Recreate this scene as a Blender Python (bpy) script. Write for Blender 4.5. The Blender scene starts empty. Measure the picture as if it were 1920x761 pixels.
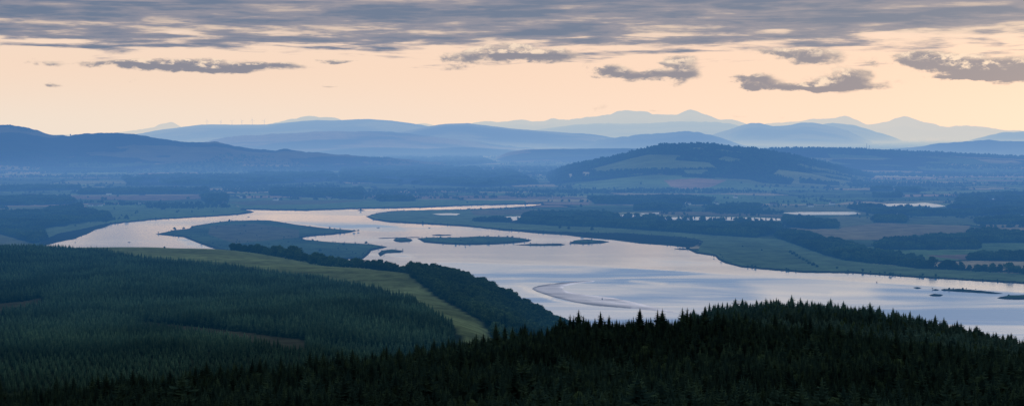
import bpy, bmesh, math, random
import numpy as np
from mathutils import Vector, noise as mnoise

random.seed(7); rng = np.random.default_rng(7)
C = bpy.context.scene.collection
sc = bpy.context.scene
F = 2955.0          # focal length in photo pixels
EYE = 250.0         # eye height above the river
HOR = 250.0         # photo row of the eye-level line

# ------------------------------------------------------------------ geometry helpers
def at(x, y, d):
    """photo direction (x, y) at forward distance d -> world point"""
    return ((x-960.0)/F*d, d, EYE-(y-HOR)/F*d)
def flat(x, y, z=0.0):
    d = (EYE-z)*F/(y-HOR)
    return ((x-960.0)/F*d, d, z)
def proj(X, Y, Z):
    Y = np.maximum(Y, 1.0)
    return 960+F*X/Y, HOR+F*(EYE-Z)/Y

def mesh_np(name, V, faces):
    V = np.asarray(V, dtype=np.float32); me = bpy.data.meshes.new(name)
    me.vertices.add(len(V)); me.vertices.foreach_set('co', V.ravel())
    groups = [np.asarray(f, dtype=np.int32) for f in (faces if isinstance(faces, list) else [faces]) if len(f)]
    loops = np.concatenate([g.ravel() for g in groups])
    tot = np.concatenate([np.full(len(g), g.shape[1], np.int32) for g in groups])
    st = np.concatenate([[0], np.cumsum(tot)[:-1]]).astype(np.int32)
    me.loops.add(len(loops)); me.loops.foreach_set('vertex_index', loops)
    me.polygons.add(len(tot)); me.polygons.foreach_set('loop_start', st); me.polygons.foreach_set('loop_total', tot)
    me.update(calc_edges=True); me.validate()
    return me
def grid_faces(nr, nc):
    i = np.arange(nr-1)[:, None]*nc+np.arange(nc-1)[None, :]
    i = i.ravel()
    return np.stack([i, i+1, i+nc+1, i+nc], 1)
def smooth(me):
    me.polygons.foreach_set('use_smooth', np.ones(len(me.polygons), dtype=bool)); me.update()
def color_attr(me, name, col):
    a = me.color_attributes.new(name, 'FLOAT_COLOR', 'POINT')
    c = np.ones((len(col), 4), np.float32); c[:, :3] = col
    a.data.foreach_set('color', c.ravel())
def float_attr(me, name, val):
    a = me.attributes.new(name, 'FLOAT', 'POINT'); a.data.foreach_set('value', np.asarray(val, np.float32).ravel())

def obj(name, me, mat=None, parent=None, loc=None):
    o = bpy.data.objects.new(name, me); C.objects.link(o)
    if mat and me is not None and not me.materials: me.materials.append(mat)
    if parent: o.parent = parent
    if loc: o.location = loc
    return o
def empty(name, loc, rz=0, s=1.0):
    o = bpy.data.objects.new(name, None); C.objects.link(o)
    o.location = loc; o.rotation_euler = (0, 0, rz); o.scale = (s, s, s); o.empty_display_size = 1
    return o
def tag(o, label=None, cat=None, group=None, kind=None):
    if label: o['label'] = label
    if cat: o['category'] = cat
    if group: o['group'] = group
    if kind: o['kind'] = kind
    return o

def inpoly(px, py, poly):
    px = np.asarray(px, float); py = np.asarray(py, float)
    r = np.zeros(px.shape, bool); n = len(poly)
    for i in range(n):
        x1, y1 = poly[i]; x2, y2 = poly[(i+1) % n]
        if y1 == y2: continue
        c = ((y1 > py) != (y2 > py)) & (px < (x2-x1)*(py-y1)/(y2-y1)+x1)
        r ^= c
    return r
def dseg(px, py, poly, sx=1.0, closed=True):
    best = np.full(px.shape, 1e9)
    n = len(poly)
    for i in range(n if closed else n-1):
        x1, y1 = poly[i]; x2, y2 = poly[(i+1) % n]
        x1 *= sx; x2 *= sx; X = px*sx
        dx, dy = x2-x1, y2-y1; L = dx*dx+dy*dy+1e-9
        t = np.clip(((X-x1)*dx+(py-y1)*dy)/L, 0, 1)
        best = np.minimum(best, (X-x1-t*dx)**2+(py-y1-t*dy)**2)
    return np.sqrt(best)
def sdist(px, py, poly, sx=0.5):
    """signed distance, positive inside"""
    d = dseg(px, py, poly, sx)
    return np.where(inpoly(px, py, poly), d, -d)
def sstep(a, b, x):
    t = np.clip((x-a)/(b-a), 0, 1); return t*t*(3-2*t)

# value noise in numpy
_tab = rng.random((256, 256))
def vnoise(x, y):
    x = np.asarray(x, float); y = np.asarray(y, float)
    xi = np.floor(x).astype(int); yi = np.floor(y).astype(int)
    fx = x-xi; fy = y-yi; fx = fx*fx*(3-2*fx); fy = fy*fy*(3-2*fy)
    a = _tab[xi & 255, yi & 255]; b = _tab[(xi+1) & 255, yi & 255]
    c = _tab[xi & 255, (yi+1) & 255]; d = _tab[(xi+1) & 255, (yi+1) & 255]
    return (a*(1-fx)+b*fx)*(1-fy)+(c*(1-fx)+d*fx)*fy
def fbm(x, y, o=4):
    s = 0; a = 0.5; t = 0
    for k in range(o):
        s = s+a*vnoise(x*2**k+17*k, y*2**k+31*k); t += a; a *= 0.5
    return s/t
def rough_poly(poly, amp=0.8, step=7, sx=1.0):
    """subdivide a traced outline and jitter it so shores are not ruler-straight"""
    out = []
    for i in range(len(poly)):
        a = np.array(poly[i], float); b = np.array(poly[(i+1) % len(poly)], float)
        L = np.hypot(*(b-a)); n = max(1, int(L/step))
        for k in range(n):
            p = a+(b-a)*k/n
            j = (vnoise(p[0]*0.23, p[1]*0.9+5)-0.5)*2*amp
            out.append((p[0]+j*1.5, p[1]+j*0.55))
    return out

# ------------------------------------------------------------------ materials
def N(nt, t, **kw):
    n = nt.nodes.new(t)
    for k, v in kw.items(): setattr(n, k, v)
    return n
def sock(nt, s, v):
    if isinstance(v, bpy.types.NodeSocket): nt.links.new(v, s)
    elif isinstance(v, (tuple, list)) and len(v) == 3 and s.type == 'RGBA': s.default_value = (*v, 1)
    else: s.default_value = v
def M(nt, op, a, b=0.0, c=0.0):
    n = nt.nodes.new('ShaderNodeMath'); n.operation = op
    for i, v in enumerate((a, b, c)): sock(nt, n.inputs[i], v)
    return n.outputs[0]
def V(nt, op, a, b=(0, 0, 0)):
    n = nt.nodes.new('ShaderNodeVectorMath'); n.operation = op
    sock(nt, n.inputs[0], a)
    if op == 'SCALE': sock(nt, n.inputs['Scale'], b)
    else: sock(nt, n.inputs[1], b)
    return n.outputs['Value'] if op in ('LENGTH', 'DOT_PRODUCT') else n.outputs['Vector']
def MIX(nt, f, a, b, blend='MIX'):
    n = nt.nodes.new('ShaderNodeMix'); n.data_type = 'RGBA'; n.blend_type = blend
    sock(nt, n.inputs['Factor'], f); sock(nt, n.inputs[6], a); sock(nt, n.inputs[7], b)
    return n.outputs[2]
def SS(nt, x, a, b, lo=0.0, hi=1.0):
    n = nt.nodes.new('ShaderNodeMapRange'); n.interpolation_type = 'SMOOTHSTEP'
    sock(nt, n.inputs['Value'], x); sock(nt, n.inputs['From Min'], a); sock(nt, n.inputs['From Max'], b)
    sock(nt, n.inputs['To Min'], lo); sock(nt, n.inputs['To Max'], hi)
    return n.outputs[0]
def COMB(nt, x, y, z):
    n = nt.nodes.new('ShaderNodeCombineXYZ')
    for i, v in enumerate((x, y, z)): sock(nt, n.inputs[i], v)
    return n.outputs[0]
def NOISE(nt, vec, scale, detail=4, rough=0.55, dist=0.0):
    n = nt.nodes.new('ShaderNodeTexNoise')
    if vec is not None: nt.links.new(vec, n.inputs['Vector'])
    n.inputs['Scale'].default_value = scale; n.inputs['Detail'].default_value = detail
    n.inputs['Roughness'].default_value = rough; n.inputs['Distortion'].default_value = dist
    return n.outputs['Fac']

HAZE_FALLOFF = ((79.0, 1.32), (43.5, 0.95), (10.9, 1.06))   # per channel: reach in km and growth of the optical depth
GLOW = (0.92, 0.72, 0.60)         # haze colour that surfaces emit at full distance
def haze_group():  # haze painted into surface materials by distance from the fixed eye point
    g = bpy.data.node_groups.new('surface_haze', 'ShaderNodeTree')
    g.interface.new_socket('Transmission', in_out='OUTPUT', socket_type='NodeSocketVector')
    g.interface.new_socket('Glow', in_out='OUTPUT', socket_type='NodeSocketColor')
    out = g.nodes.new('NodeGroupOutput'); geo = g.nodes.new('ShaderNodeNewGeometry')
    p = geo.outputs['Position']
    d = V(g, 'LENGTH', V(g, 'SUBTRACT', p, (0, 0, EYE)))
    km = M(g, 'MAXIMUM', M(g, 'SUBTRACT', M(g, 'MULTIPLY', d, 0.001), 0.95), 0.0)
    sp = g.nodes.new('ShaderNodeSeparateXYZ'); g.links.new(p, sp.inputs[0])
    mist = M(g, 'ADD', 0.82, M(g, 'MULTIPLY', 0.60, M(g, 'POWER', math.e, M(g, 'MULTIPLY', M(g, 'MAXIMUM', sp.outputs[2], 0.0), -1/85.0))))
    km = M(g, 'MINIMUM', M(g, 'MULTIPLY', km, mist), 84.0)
    T = [M(g, 'POWER', math.e, M(g, 'MULTIPLY', M(g, 'POWER', M(g, 'MULTIPLY', km, 1/L), p_), -1.0)) for L, p_ in HAZE_FALLOFF]
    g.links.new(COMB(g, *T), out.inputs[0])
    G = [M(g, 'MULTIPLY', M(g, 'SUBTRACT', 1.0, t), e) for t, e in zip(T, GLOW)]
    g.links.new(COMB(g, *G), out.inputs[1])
    return g
HZ = haze_group()
def new_mat(name):
    m = bpy.data.materials.new(name); m.use_nodes = True; m.node_tree.nodes.clear()
    return m, m.node_tree
def finish(nt, color, shader=None, rough=1.0):
    h = N(nt, 'ShaderNodeGroup', node_tree=HZ)
    out = N(nt, 'ShaderNodeOutputMaterial')
    if shader is None:
        df = N(nt, 'ShaderNodeBsdfDiffuse'); df.inputs['Roughness'].default_value = rough
        nt.links.new(V(nt, 'MULTIPLY', color, h.outputs[0]), df.inputs['Color']); shader = df.outputs[0]
    em = N(nt, 'ShaderNodeEmission'); nt.links.new(h.outputs[1], em.inputs['Color'])  # each surface emits the haze glow itself, no air volume
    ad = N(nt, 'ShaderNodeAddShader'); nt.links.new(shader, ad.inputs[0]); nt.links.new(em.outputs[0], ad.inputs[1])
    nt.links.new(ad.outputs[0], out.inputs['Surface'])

def mat_foliage(name, a, b, c, nscale=0.35, low=0.55, high=0.95):
    m, nt = new_mat(name)
    oi = N(nt, 'ShaderNodeObjectInfo'); geo = N(nt, 'ShaderNodeNewGeometry')
    col = MIX(nt, oi.outputs['Random'], a, b)
    n = NOISE(nt, geo.outputs['Position'], nscale, 3)
    col = MIX(nt, SS(nt, n, 0.45, 0.7), col, c)
    big = NOISE(nt, geo.outputs['Position'], 0.012, 3)
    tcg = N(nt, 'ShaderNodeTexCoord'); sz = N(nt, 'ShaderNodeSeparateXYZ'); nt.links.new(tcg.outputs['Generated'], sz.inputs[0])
    col = V(nt, 'SCALE', col, M(nt, 'ADD', low, M(nt, 'MULTIPLY', sz.outputs[2], high)))  # crown colour paler upward: new growth plus painted occlusion shade below
    col = MIX(nt, 1.0, col, COMB(nt, *[SS(nt, big, 0.3, 0.7, 0.62, 1.45)]*3), 'MULTIPLY')
    finish(nt, col); return m
def mat_plain(name, a, b, nscale=0.05, stretch=(1, 1, 1), detail=5):
    m, nt = new_mat(name)
    geo = N(nt, 'ShaderNodeNewGeometry')
    n = NOISE(nt, V(nt, 'MULTIPLY', geo.outputs['Position'], stretch), nscale, detail)
    finish(nt, MIX(nt, SS(nt, n, 0.35, 0.65), a, b)); return m
def mat_land(name, attr='land', nscale=0.02, amt=0.35):
    m, nt = new_mat(name)
    geo = N(nt, 'ShaderNodeNewGeometry')
    at_ = N(nt, 'ShaderNodeAttribute', attribute_name=attr)
    n = NOISE(nt, geo.outputs['Position'], nscale, 6, 0.65)
    f = SS(nt, n, 0.25, 0.75, 1-amt, 1+amt)
    finish(nt, V(nt, 'SCALE', at_.outputs['Color'], f)); return m

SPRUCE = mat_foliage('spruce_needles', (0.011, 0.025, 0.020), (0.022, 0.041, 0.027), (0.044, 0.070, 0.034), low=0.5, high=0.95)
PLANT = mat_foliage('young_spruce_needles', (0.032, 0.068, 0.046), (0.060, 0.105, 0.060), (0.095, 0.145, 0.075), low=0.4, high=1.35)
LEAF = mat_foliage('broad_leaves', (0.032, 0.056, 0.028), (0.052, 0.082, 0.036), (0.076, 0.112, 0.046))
BARK = mat_plain('bark', (0.05, 0.04, 0.032), (0.09, 0.07, 0.055), 1.2)
STONE = mat_plain('harled_wall', (0.80, 0.78, 0.74), (0.68, 0.66, 0.62), 0.3)
SANDST = mat_plain('sandstone_wall', (0.48, 0.42, 0.36), (0.40, 0.35, 0.30), 0.3)
SLATE = mat_plain('slate_roof', (0.08, 0.085, 0.095), (0.12, 0.12, 0.13), 0.6)
STEEL = mat_plain('painted_steel', (0.55, 0.56, 0.58), (0.45, 0.46, 0.48), 0.2)
DARKW = mat_plain('tarred_timber', (0.035, 0.032, 0.03), (0.06, 0.055, 0.05), 0.8)
WOOL = mat_plain('sheep_wool', (0.42, 0.40, 0.35), (0.34, 0.32, 0.28), 3.0)
LAND = mat_land('farmland')
HILLM = mat_land('hill_land', nscale=0.006, amt=0.3)
SLOPE = mat_land('hillside_grass', nscale=0.05, amt=0.4)

def mat_water(name, ruf_attr=None):
    m, nt = new_mat(name)
    geo = N(nt, 'ShaderNodeNewGeometry'); P = geo.outputs['Position']
    streak = NOISE(nt, V(nt, 'MULTIPLY', P, (0.0011, 0.0042, 1)), 1.0, 5, 0.6, 0.6)
    fine = NOISE(nt, V(nt, 'MULTIPLY', P, (0.005, 0.03, 1)), 1.0, 4, 0.6)
    r = SS(nt, streak, 0.46, 0.66)
    r = M(nt, 'MULTIPLY', r, SS(nt, fine, 0.3, 0.6, 0.45, 1.0))
    if ruf_attr:
        a = N(nt, 'ShaderNodeAttribute', attribute_name=ruf_attr)
        r = M(nt, 'MULTIPLY', r, 0.42)
        amount = M(nt, 'MINIMUM', M(nt, 'ADD', r, M(nt, 'MULTIPLY', a.outputs['Fac'], SS(nt, streak, 0.42, 0.58, 1.0, 0.30))), 1.0)
    else: amount = M(nt, 'MULTIPLY', r, 0.4)
    rough = M(nt, 'ADD', 0.08 if ruf_attr else 0.2, M(nt, 'MULTIPLY', amount, 0.20))
    tint = MIX(nt, amount, (0.98, 0.97, 0.97) if ruf_attr else (0.70, 0.76, 0.86), (0.45, 0.605, 0.85))
    # short crested ripples
    rip = NOISE(nt, V(nt, 'MULTIPLY', P, (0.03, 0.10, 1)), 1.0, 3)
    bump = N(nt, 'ShaderNodeBump'); bump.inputs['Strength'].default_value = 0.06; bump.inputs['Distance'].default_value = 1.0
    nt.links.new(rip, bump.inputs['Height'])
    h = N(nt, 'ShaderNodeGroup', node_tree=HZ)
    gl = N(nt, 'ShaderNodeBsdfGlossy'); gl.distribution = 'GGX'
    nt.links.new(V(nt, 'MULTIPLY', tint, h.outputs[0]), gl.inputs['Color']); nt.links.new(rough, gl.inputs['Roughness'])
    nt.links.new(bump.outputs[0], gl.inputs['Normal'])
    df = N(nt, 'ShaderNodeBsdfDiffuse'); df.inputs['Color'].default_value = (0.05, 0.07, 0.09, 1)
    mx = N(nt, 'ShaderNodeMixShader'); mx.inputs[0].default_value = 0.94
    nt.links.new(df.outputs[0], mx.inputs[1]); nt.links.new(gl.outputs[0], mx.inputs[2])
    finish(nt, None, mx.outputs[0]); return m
WATER = mat_water('river_water', 'ruffle')
POND = mat_water('pond_water')
def mat_mud():
    m, nt = new_mat('wet_mud')
    geo = N(nt, 'ShaderNodeNewGeometry'); at_ = N(nt, 'ShaderNodeAttribute', attribute_name='wet')
    n = NOISE(nt, V(nt, 'MULTIPLY', geo.outputs['Position'], (0.01, 0.03, 1)), 1.0, 5)
    w = M(nt, 'MULTIPLY', at_.outputs['Fac'], SS(nt, n, 0.3, 0.6, 0.6, 1.0))
    gl = N(nt, 'ShaderNodeBsdfGlossy'); gl.inputs['Roughness'].default_value = 0.22; gl.inputs['Color'].default_value = (0.85, 0.87, 0.92, 1)
    df = N(nt, 'ShaderNodeBsdfDiffuse'); df.inputs['Color'].default_value = (0.13, 0.125, 0.13, 1)
    mx = N(nt, 'ShaderNodeMixShader'); nt.links.new(w, mx.inputs[0])
    nt.links.new(df.outputs[0], mx.inputs[1]); nt.links.new(gl.outputs[0], mx.inputs[2])
    finish(nt, None, mx.outputs[0]); return m
MUD = mat_mud()

# ------------------------------------------------------------------ sky (world)
def build_world():
    w = bpy.data.worlds.new('World'); sc.world = w; w.use_nodes = True
    nt = w.node_tree; nt.nodes.clear()
    tc = N(nt, 'ShaderNodeTexCoord'); D = tc.outputs['Generated']
    s = N(nt, 'ShaderNodeSeparateXYZ'); nt.links.new(D, s.inputs[0])
    x, y, z = s.outputs
    az = M(nt, 'ARCTAN2', x, y); el = M(nt, 'ARCSINE', z)
    # wispy warp fields in direction space
    wv = COMB(nt, M(nt, 'MULTIPLY', az, 10.0), M(nt, 'MULTIPLY', el, 46.0), 0.0)
    n1 = NOISE(nt, wv, 1.6, 7, 0.62, 0.3)
    wv2 = COMB(nt, M(nt, 'MULTIPLY', az, 4.2), M(nt, 'MULTIPLY', el, 88.0), 3.7)
    n2 = NOISE(nt, wv2, 1.0, 6, 0.56, 0.9)
    wv3 = COMB(nt, M(nt, 'MULTIPLY', az, 34.0), M(nt, 'MULTIPLY', el, 60.0), 9.1)
    n3 = NOISE(nt, wv3, 2.4, 6, 0.60, 0.2)
    wv4 = COMB(nt, M(nt, 'MULTIPLY', az, 9.0), M(nt, 'MULTIPLY', el, 190.0), 1.3)
    n4 = NOISE(nt, wv4, 1.5, 5, 0.55, 0.4)
    # clear glow near the horizon
    side = SS(nt, az, -0.33, 0.20)
    low = MIX(nt, side, (0.92, 0.785, 0.665), (0.985, 0.750, 0.605))
    upc = MIX(nt, side, (0.955, 0.725, 0.575), (0.99, 0.715, 0.555))
    clear = MIX(nt, SS(nt, el, 0.0, 0.045), low, upc)
    clear = MIX(nt, SS(nt, el, 0.05, 0.10), clear, (0.80, 0.70, 0.68))
    # high deck
    nA = NOISE(nt, COMB(nt, M(nt, 'MULTIPLY', az, 5.5), M(nt, 'MULTIPLY', el, 78.0), 2.1), 1.3, 4, 0.55, 0.6)
    nB = NOISE(nt, COMB(nt, M(nt, 'MULTIPLY', az, 15.0), M(nt, 'MULTIPLY', el, 150.0), 6.3), 1.4, 4, 0.52, 0.45)
    nC = NOISE(nt, COMB(nt, M(nt, 'MULTIPLY', az, 42.0), M(nt, 'MULTIPLY', el, 260.0), 4.4), 1.5, 5, 0.6, 0.2)
    st = M(nt, 'ADD', M(nt, 'MULTIPLY', nA, 0.50), M(nt, 'ADD', M(nt, 'MULTIPLY', nB, 0.35), M(nt, 'MULTIPLY', nC, 0.15)))
    deck = SS(nt, M(nt, 'ADD', el, M(nt, 'MULTIPLY', M(nt, 'SUBTRACT', st, 0.5), 0.088)), 0.0490, 0.0600)
    tk = M(nt, 'ADD', st, M(nt, 'MULTIPLY', M(nt, 'SUBTRACT', el, 0.066), 1.7))
    dcol = MIX(nt, SS(nt, tk, 0.41, 0.50), MIX(nt, SS(nt, el, 0.060, 0.080), (0.76, 0.59, 0.485), (0.55, 0.455, 0.42)), (0.285, 0.280, 0.345))
    dcol = MIX(nt, SS(nt, tk, 0.475, 0.60), dcol, (0.145, 0.195, 0.300))
    col = MIX(nt, deck, clear, dcol)
    # single clouds: (photo x, y, half width, half height, weight)
    CL = [(245, 117, 85, 9, 1.0), (330, 126, 90, 9, 0.9), (420, 128, 70, 11, 1.0), (515, 125, 70, 8, 0.9), (90, 113, 40, 8, 0.55),
          (630, 112, 45, 4, 0.8), (100, 161, 25, 5, 0.62), (245, 153, 14, 4, 0.5), (618, 166, 22, 4, 0.55), (870, 117, 48, 15, 0.7),
          (945, 100, 75, 15, 1.15), (1040, 106, 55, 13, 0.85), (1145, 127, 34, 9, 0.95), (1170, 140, 55, 9, 1.1), (1225, 133, 26, 9, 0.8),
          (1282, 134, 32, 21, 1.15), (1275, 112, 25, 8, 0.8), (1420, 148, 42, 10, 1.0), (1440, 162, 60, 8, 0.9), (1470, 101, 95, 9, 0.62), (1520, 112, 66, 12, 0.95),
          (1545, 160, 45, 16, 1.1), (1600, 144, 35, 15, 1.1), (1520, 165, 60, 9, 0.8), (1650, 160, 60, 6, 0.5),
          (1715, 110, 60, 12, 0.95), (1790, 126, 80, 16, 1.05), (1880, 128, 90, 22, 1.25), (1800, 149, 60, 4, 0.8), (1930, 143, 60, 8, 1.0),
          (1135, 206, 26, 11, 0.34), (1370, 219, 34, 7, 0.40), (1470, 221, 50, 6, 0.42), (1230, 212, 40, 5, 0.34),
          (2150, 130, 120, 18, 1.0), (-160, 120, 120, 14, 0.9)]
    den = None; top = None
    nzx = M(nt, 'MULTIPLY', M(nt, 'SUBTRACT', n3, 0.5), 0.030)
    nzy = M(nt, 'MULTIPLY', M(nt, 'SUBTRACT', n1, 0.5), 0.016)
    azw = M(nt, 'ADD', az, nzx); elw = M(nt, 'ADD', el, nzy)
    for (cx, cy, rx, ry, wt) in CL:
        a0 = math.atan((cx-960)/F); e0_ = math.atan((HOR-cy)/F*math.cos(a0))
        qa = M(nt, 'MULTIPLY', M(nt, 'SUBTRACT', azw, a0), F/rx); qe = M(nt, 'MULTIPLY', M(nt, 'SUBTRACT', elw, e0_), F/ry)
        q = M(nt, 'ADD', M(nt, 'MULTIPLY', qa, qa), M(nt, 'MULTIPLY', qe, qe))
        g = M(nt, 'MULTIPLY', M(nt, 'POWER', math.e, M(nt, 'MULTIPLY', q, -0.9)), wt)
        den = g if den is None else M(nt, 'ADD', den, g)
        gt = M(nt, 'MULTIPLY', g, qe); top = gt if top is None else M(nt, 'ADD', top, gt)
    dn = M(nt, 'ADD', M(nt, 'MULTIPLY', den, 0.95), M(nt, 'MULTIPLY', M(nt, 'SUBTRACT', n3, 0.5), M(nt, 'MINIMUM', M(nt, 'MULTIPLY', den, 3.2), 1.5)))
    n5 = NOISE(nt, COMB(nt, M(nt, 'MULTIPLY', az, 85.0), M(nt, 'MULTIPLY', el, 150.0), 5.5), 1.6, 5, 0.62, 0.2)
    dn = M(nt, 'ADD', dn, M(nt, 'MULTIPLY', M(nt, 'SUBTRACT', n5, 0.5), M(nt, 'MINIMUM', den, 0.75)))
    cm = SS(nt, dn, 0.27, 0.74)
    cc = MIX(nt, SS(nt, M(nt, 'ADD', dn, M(nt, 'MULTIPLY', top, -0.25)), 0.38, 1.0), (0.56, 0.46, 0.415), (0.200, 0.218, 0.295))
    rim = M(nt, 'MULTIPLY', SS(nt, top, 0.0, 0.45), SS(nt, M(nt, 'ADD', M(nt, 'MULTIPLY', n3, 0.5), M(nt, 'MULTIPLY', n5, 0.5)), 0.46, 0.58))
    cc = MIX(nt, M(nt, 'MULTIPLY', rim, 0.92), cc, (1.0, 0.78, 0.60))
    col = MIX(nt, M(nt, 'MULTIPLY', cm, 0.93), col, cc)
    # above the frame: peach and lavender bands added to light the water, then dim blue overhead and behind
    brt = MIX(nt, SS(nt, n2, 0.38, 0.62), (0.90, 0.81, 0.745), (1.12, 0.96, 0.82))
    upn = M(nt, 'ADD', M(nt, 'MULTIPLY', n1, 0.5), M(nt, 'MULTIPLY', n2, 0.5))
    lav = MIX(nt, SS(nt, upn, 0.40, 0.62), (0.26, 0.345, 0.55), (0.46, 0.51, 0.66))
    col = MIX(nt, SS(nt, el, 0.088, 0.108), col, brt)
    col = MIX(nt, SS(nt, el, 0.125, 0.215), col, lav)
    col = MIX(nt, SS(nt, el, 0.22, 0.65), col, (0.30, 0.35, 0.45))
    back = SS(nt, y, 0.55, -0.3)
    col = MIX(nt, back, col, (0.25, 0.30, 0.40))
    sky = N(nt, 'ShaderNodeTexSky'); sky.sky_type = 'NISHITA'; sky.sun_disc = False
    sky.sun_elevation = math.radians(9); sky.sun_rotation = math.radians(28); sky.altitude = 250
    b1 = N(nt, 'ShaderNodeBackground'); nt.links.new(sky.outputs[0], b1.inputs['Color']); b1.inputs['Strength'].default_value = 0.06
    b2 = N(nt, 'ShaderNodeBackground'); nt.links.new(col, b2.inputs['Color']); b2.inputs['Strength'].default_value = 1.0
    mx = N(nt, 'ShaderNodeMixShader'); mx.inputs[0].default_value = 0.94
    nt.links.new(b1.outputs[0], mx.inputs[1]); nt.links.new(b2.outputs[0], mx.inputs[2])
    o = N(nt, 'ShaderNodeOutputWorld'); nt.links.new(mx.outputs[0], o.inputs['Surface'])
build_world()
sl = bpy.data.lights.new('sun', 'SUN'); sl.energy = 0.55; sl.angle = math.radians(12); sl.color = (1.0, 0.80, 0.60)
so = bpy.data.objects.new('sun', sl); C.objects.link(so)
se, sa = math.radians(9), math.radians(28)
sd = Vector((math.sin(sa)*math.cos(se), math.cos(sa)*math.cos(se), math.sin(se)))
so.rotation_euler = sd.to_track_quat('Z', 'Y').to_euler(); so.location = (300, -50, 500)

# ------------------------------------------------------------------ camera
cam = bpy.data.cameras.new('camera'); cam.sensor_width = 36; cam.lens = F/1920*36
cam.shift_y = -(380.5-HOR)/1920; cam.clip_start = 1; cam.clip_end = 400000
co = bpy.data.objects.new('camera', cam); C.objects.link(co); co.location = (0, 0, EYE); co.rotation_euler = (math.pi/2, 0, 0)
sc.camera = co
sc.view_settings.view_transform = 'Standard'; sc.view_settings.look = 'None'; sc.view_settings.exposure = 0
sc.cycles.max_bounces = 4; sc.cycles.diffuse_bounces = 2; sc.cycles.glossy_bounces = 2

# ------------------------------------------------------------------ foreground hills: spline through surveyed points
ctrl = []
def cp(x, y, d): ctrl.append(at(x, y, d))
def cz(x, d, z): ctrl.append(((x-960)/F*d, d, z))
for p in [(0, 0, 246), (0, -160, 232), (-150, 0, 238), (150, 0, 238), (-70, 90, 214), (70, 90, 214), (0, 100, 213), (-120, 200, 196), (0, 200, 197), (120, 200, 196)]: ctrl.append(p)
for p in [(960, 800, 380), (200, 830, 400), (1700, 800, 400), (-200, 835, 400), (2150, 800, 400), (960, 728, 500), (500, 778, 470), (1500, 735, 500),
          (0, 793, 490), (200, 771, 515), (400, 748, 545), (640, 723, 580), (860, 690, 610), (960, 663, 635), (1130, 640, 660), (1330, 634, 680), (1500, 652, 665), (1700, 696, 605), (1920, 742, 545), (-200, 815, 470), (2150, 790, 500),
          (1600, 652, 850), (1800, 690, 780), (1330, 620, 1100), (1440, 621, 1100), (1520, 610, 1080), (1600, 611, 1050), (1700, 622, 1000), (1850, 660, 900), (1920, 682, 860), (2100, 730, 800),
          # plantation plateau
          (0, 720, 1000), (300, 690, 1050), (640, 668, 1100), (-200, 700, 1050), (0, 640, 1250), (300, 640, 1220), (600, 625, 1330), (820, 628, 1340),
          (0, 580, 1550), (300, 585, 1520), (0, 520, 1950), (300, 522, 1930), (500, 532, 1840), (650, 562, 1650), (800, 592, 1480),
          (-200, 540, 1800), (-200, 470, 2400), (0, 472, 2380), (100, 474, 2380), (200, 475, 2420), (260, 487, 2250), (400, 500, 2150), (600, 528, 1950), (700, 548, 1800), (780, 572, 1640), (855, 618, 1400),
          # grass field
          (200, 463, 2720), (330, 466, 2660), (435, 469, 2600), (520, 482, 2420), (600, 498, 2250), (700, 506, 2150), (760, 513, 2090), (800, 555, 1750), (860, 592, 1560), (905, 628, 1420),
          # wooded bank
          (850, 526, 2020), (920, 547, 1960), (980, 578, 1880), (1035, 622, 1780), (940, 600, 1640)]: cp(*p)
for p in [(0, 760, 108), (500, 830, 100), (900, 880, 95), (1130, 900, 98), (1330, 880, 128), (1000, 1100, 70), (960, 1400, 56), (1050, 1500, 25),
          (1330, 1350, 50), (1440, 1380, 45), (1520, 1360, 42), (1700, 1280, 45), (1920, 1150, 50), (1150, 1150, 40), (1150, 1450, -4), (1330, 1650, -8), (1520, 1700, -8), (1700, 1650, -8), (1920, 1550, -8), (2150, 1100, 50), (2150, 1500, -8),
          (850, 2330, 12), (920, 2230, 2), (980, 2120, -3), (1060, 1980, -6), (1110, 1750, -7), (760, 2350, 35), (760, 2600, 0),
          (-200, 2750, 40), (0, 2720, 45), (0, 3050, 0), (300, 2880, 36), (300, 3080, 0), (-200, 3100, 0), (600, 2560, 38), (600, 2850, 0), (440, 2780, 38), (440, 3000, 0),
          (-200, 3400, -9), (300, 3400, -9), (800, 3100, -9), (1100, 2400, -10), (1100, 3300, -10), (1500, 2300, -10), (1500, 3300, -10), (2100, 2000, -10), (2100, 3300, -10), (1900, 2500, -10), (1800, 2000, -10), (1650, 2700, -10), (1350, 2000, -10), (2150, 2600, -10)]: cz(*p)
cpts = np.array(ctrl, float)
def tps_fit(P, Z, lam=0.0):
    n = len(P); S = 1000.0; Q = P/S
    r2 = ((Q[:, None]-Q[None])**2).sum(-1); K = 0.5*r2*np.log(r2+1e-12)
    A = np.zeros((n+3, n+3)); A[:n, :n] = K+lam*np.eye(n); A[:n, n] = 1; A[:n, n+1:] = Q; A[n, :n] = 1; A[n+1:, :n] = Q.T
    return Q, np.linalg.solve(A, np.concatenate([Z, np.zeros(3)])), S
_Q, _w, _S = tps_fit(cpts[:, :2], cpts[:, 2], 2e-4)
def ter(X, Y):
    X = np.asarray(X, float); sh = X.shape; q = np.stack([X.ravel(), np.asarray(Y, float).ravel()], 1)/_S
    out = np.empty(len(q))
    for a in range(0, len(q), 20000):
        b = q[a:a+20000]; r2 = ((b[:, None]-_Q[None])**2).sum(-1)
        out[a:a+20000] = (0.5*r2*np.log(r2+1e-12))@_w[:-3]+_w[-3]+b@_w[-2:]
    z = out.reshape(sh)
    return np.maximum(z+(fbm(X*0.012, np.asarray(Y)*0.012, 3)-0.5)*2.4, -9)

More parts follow.
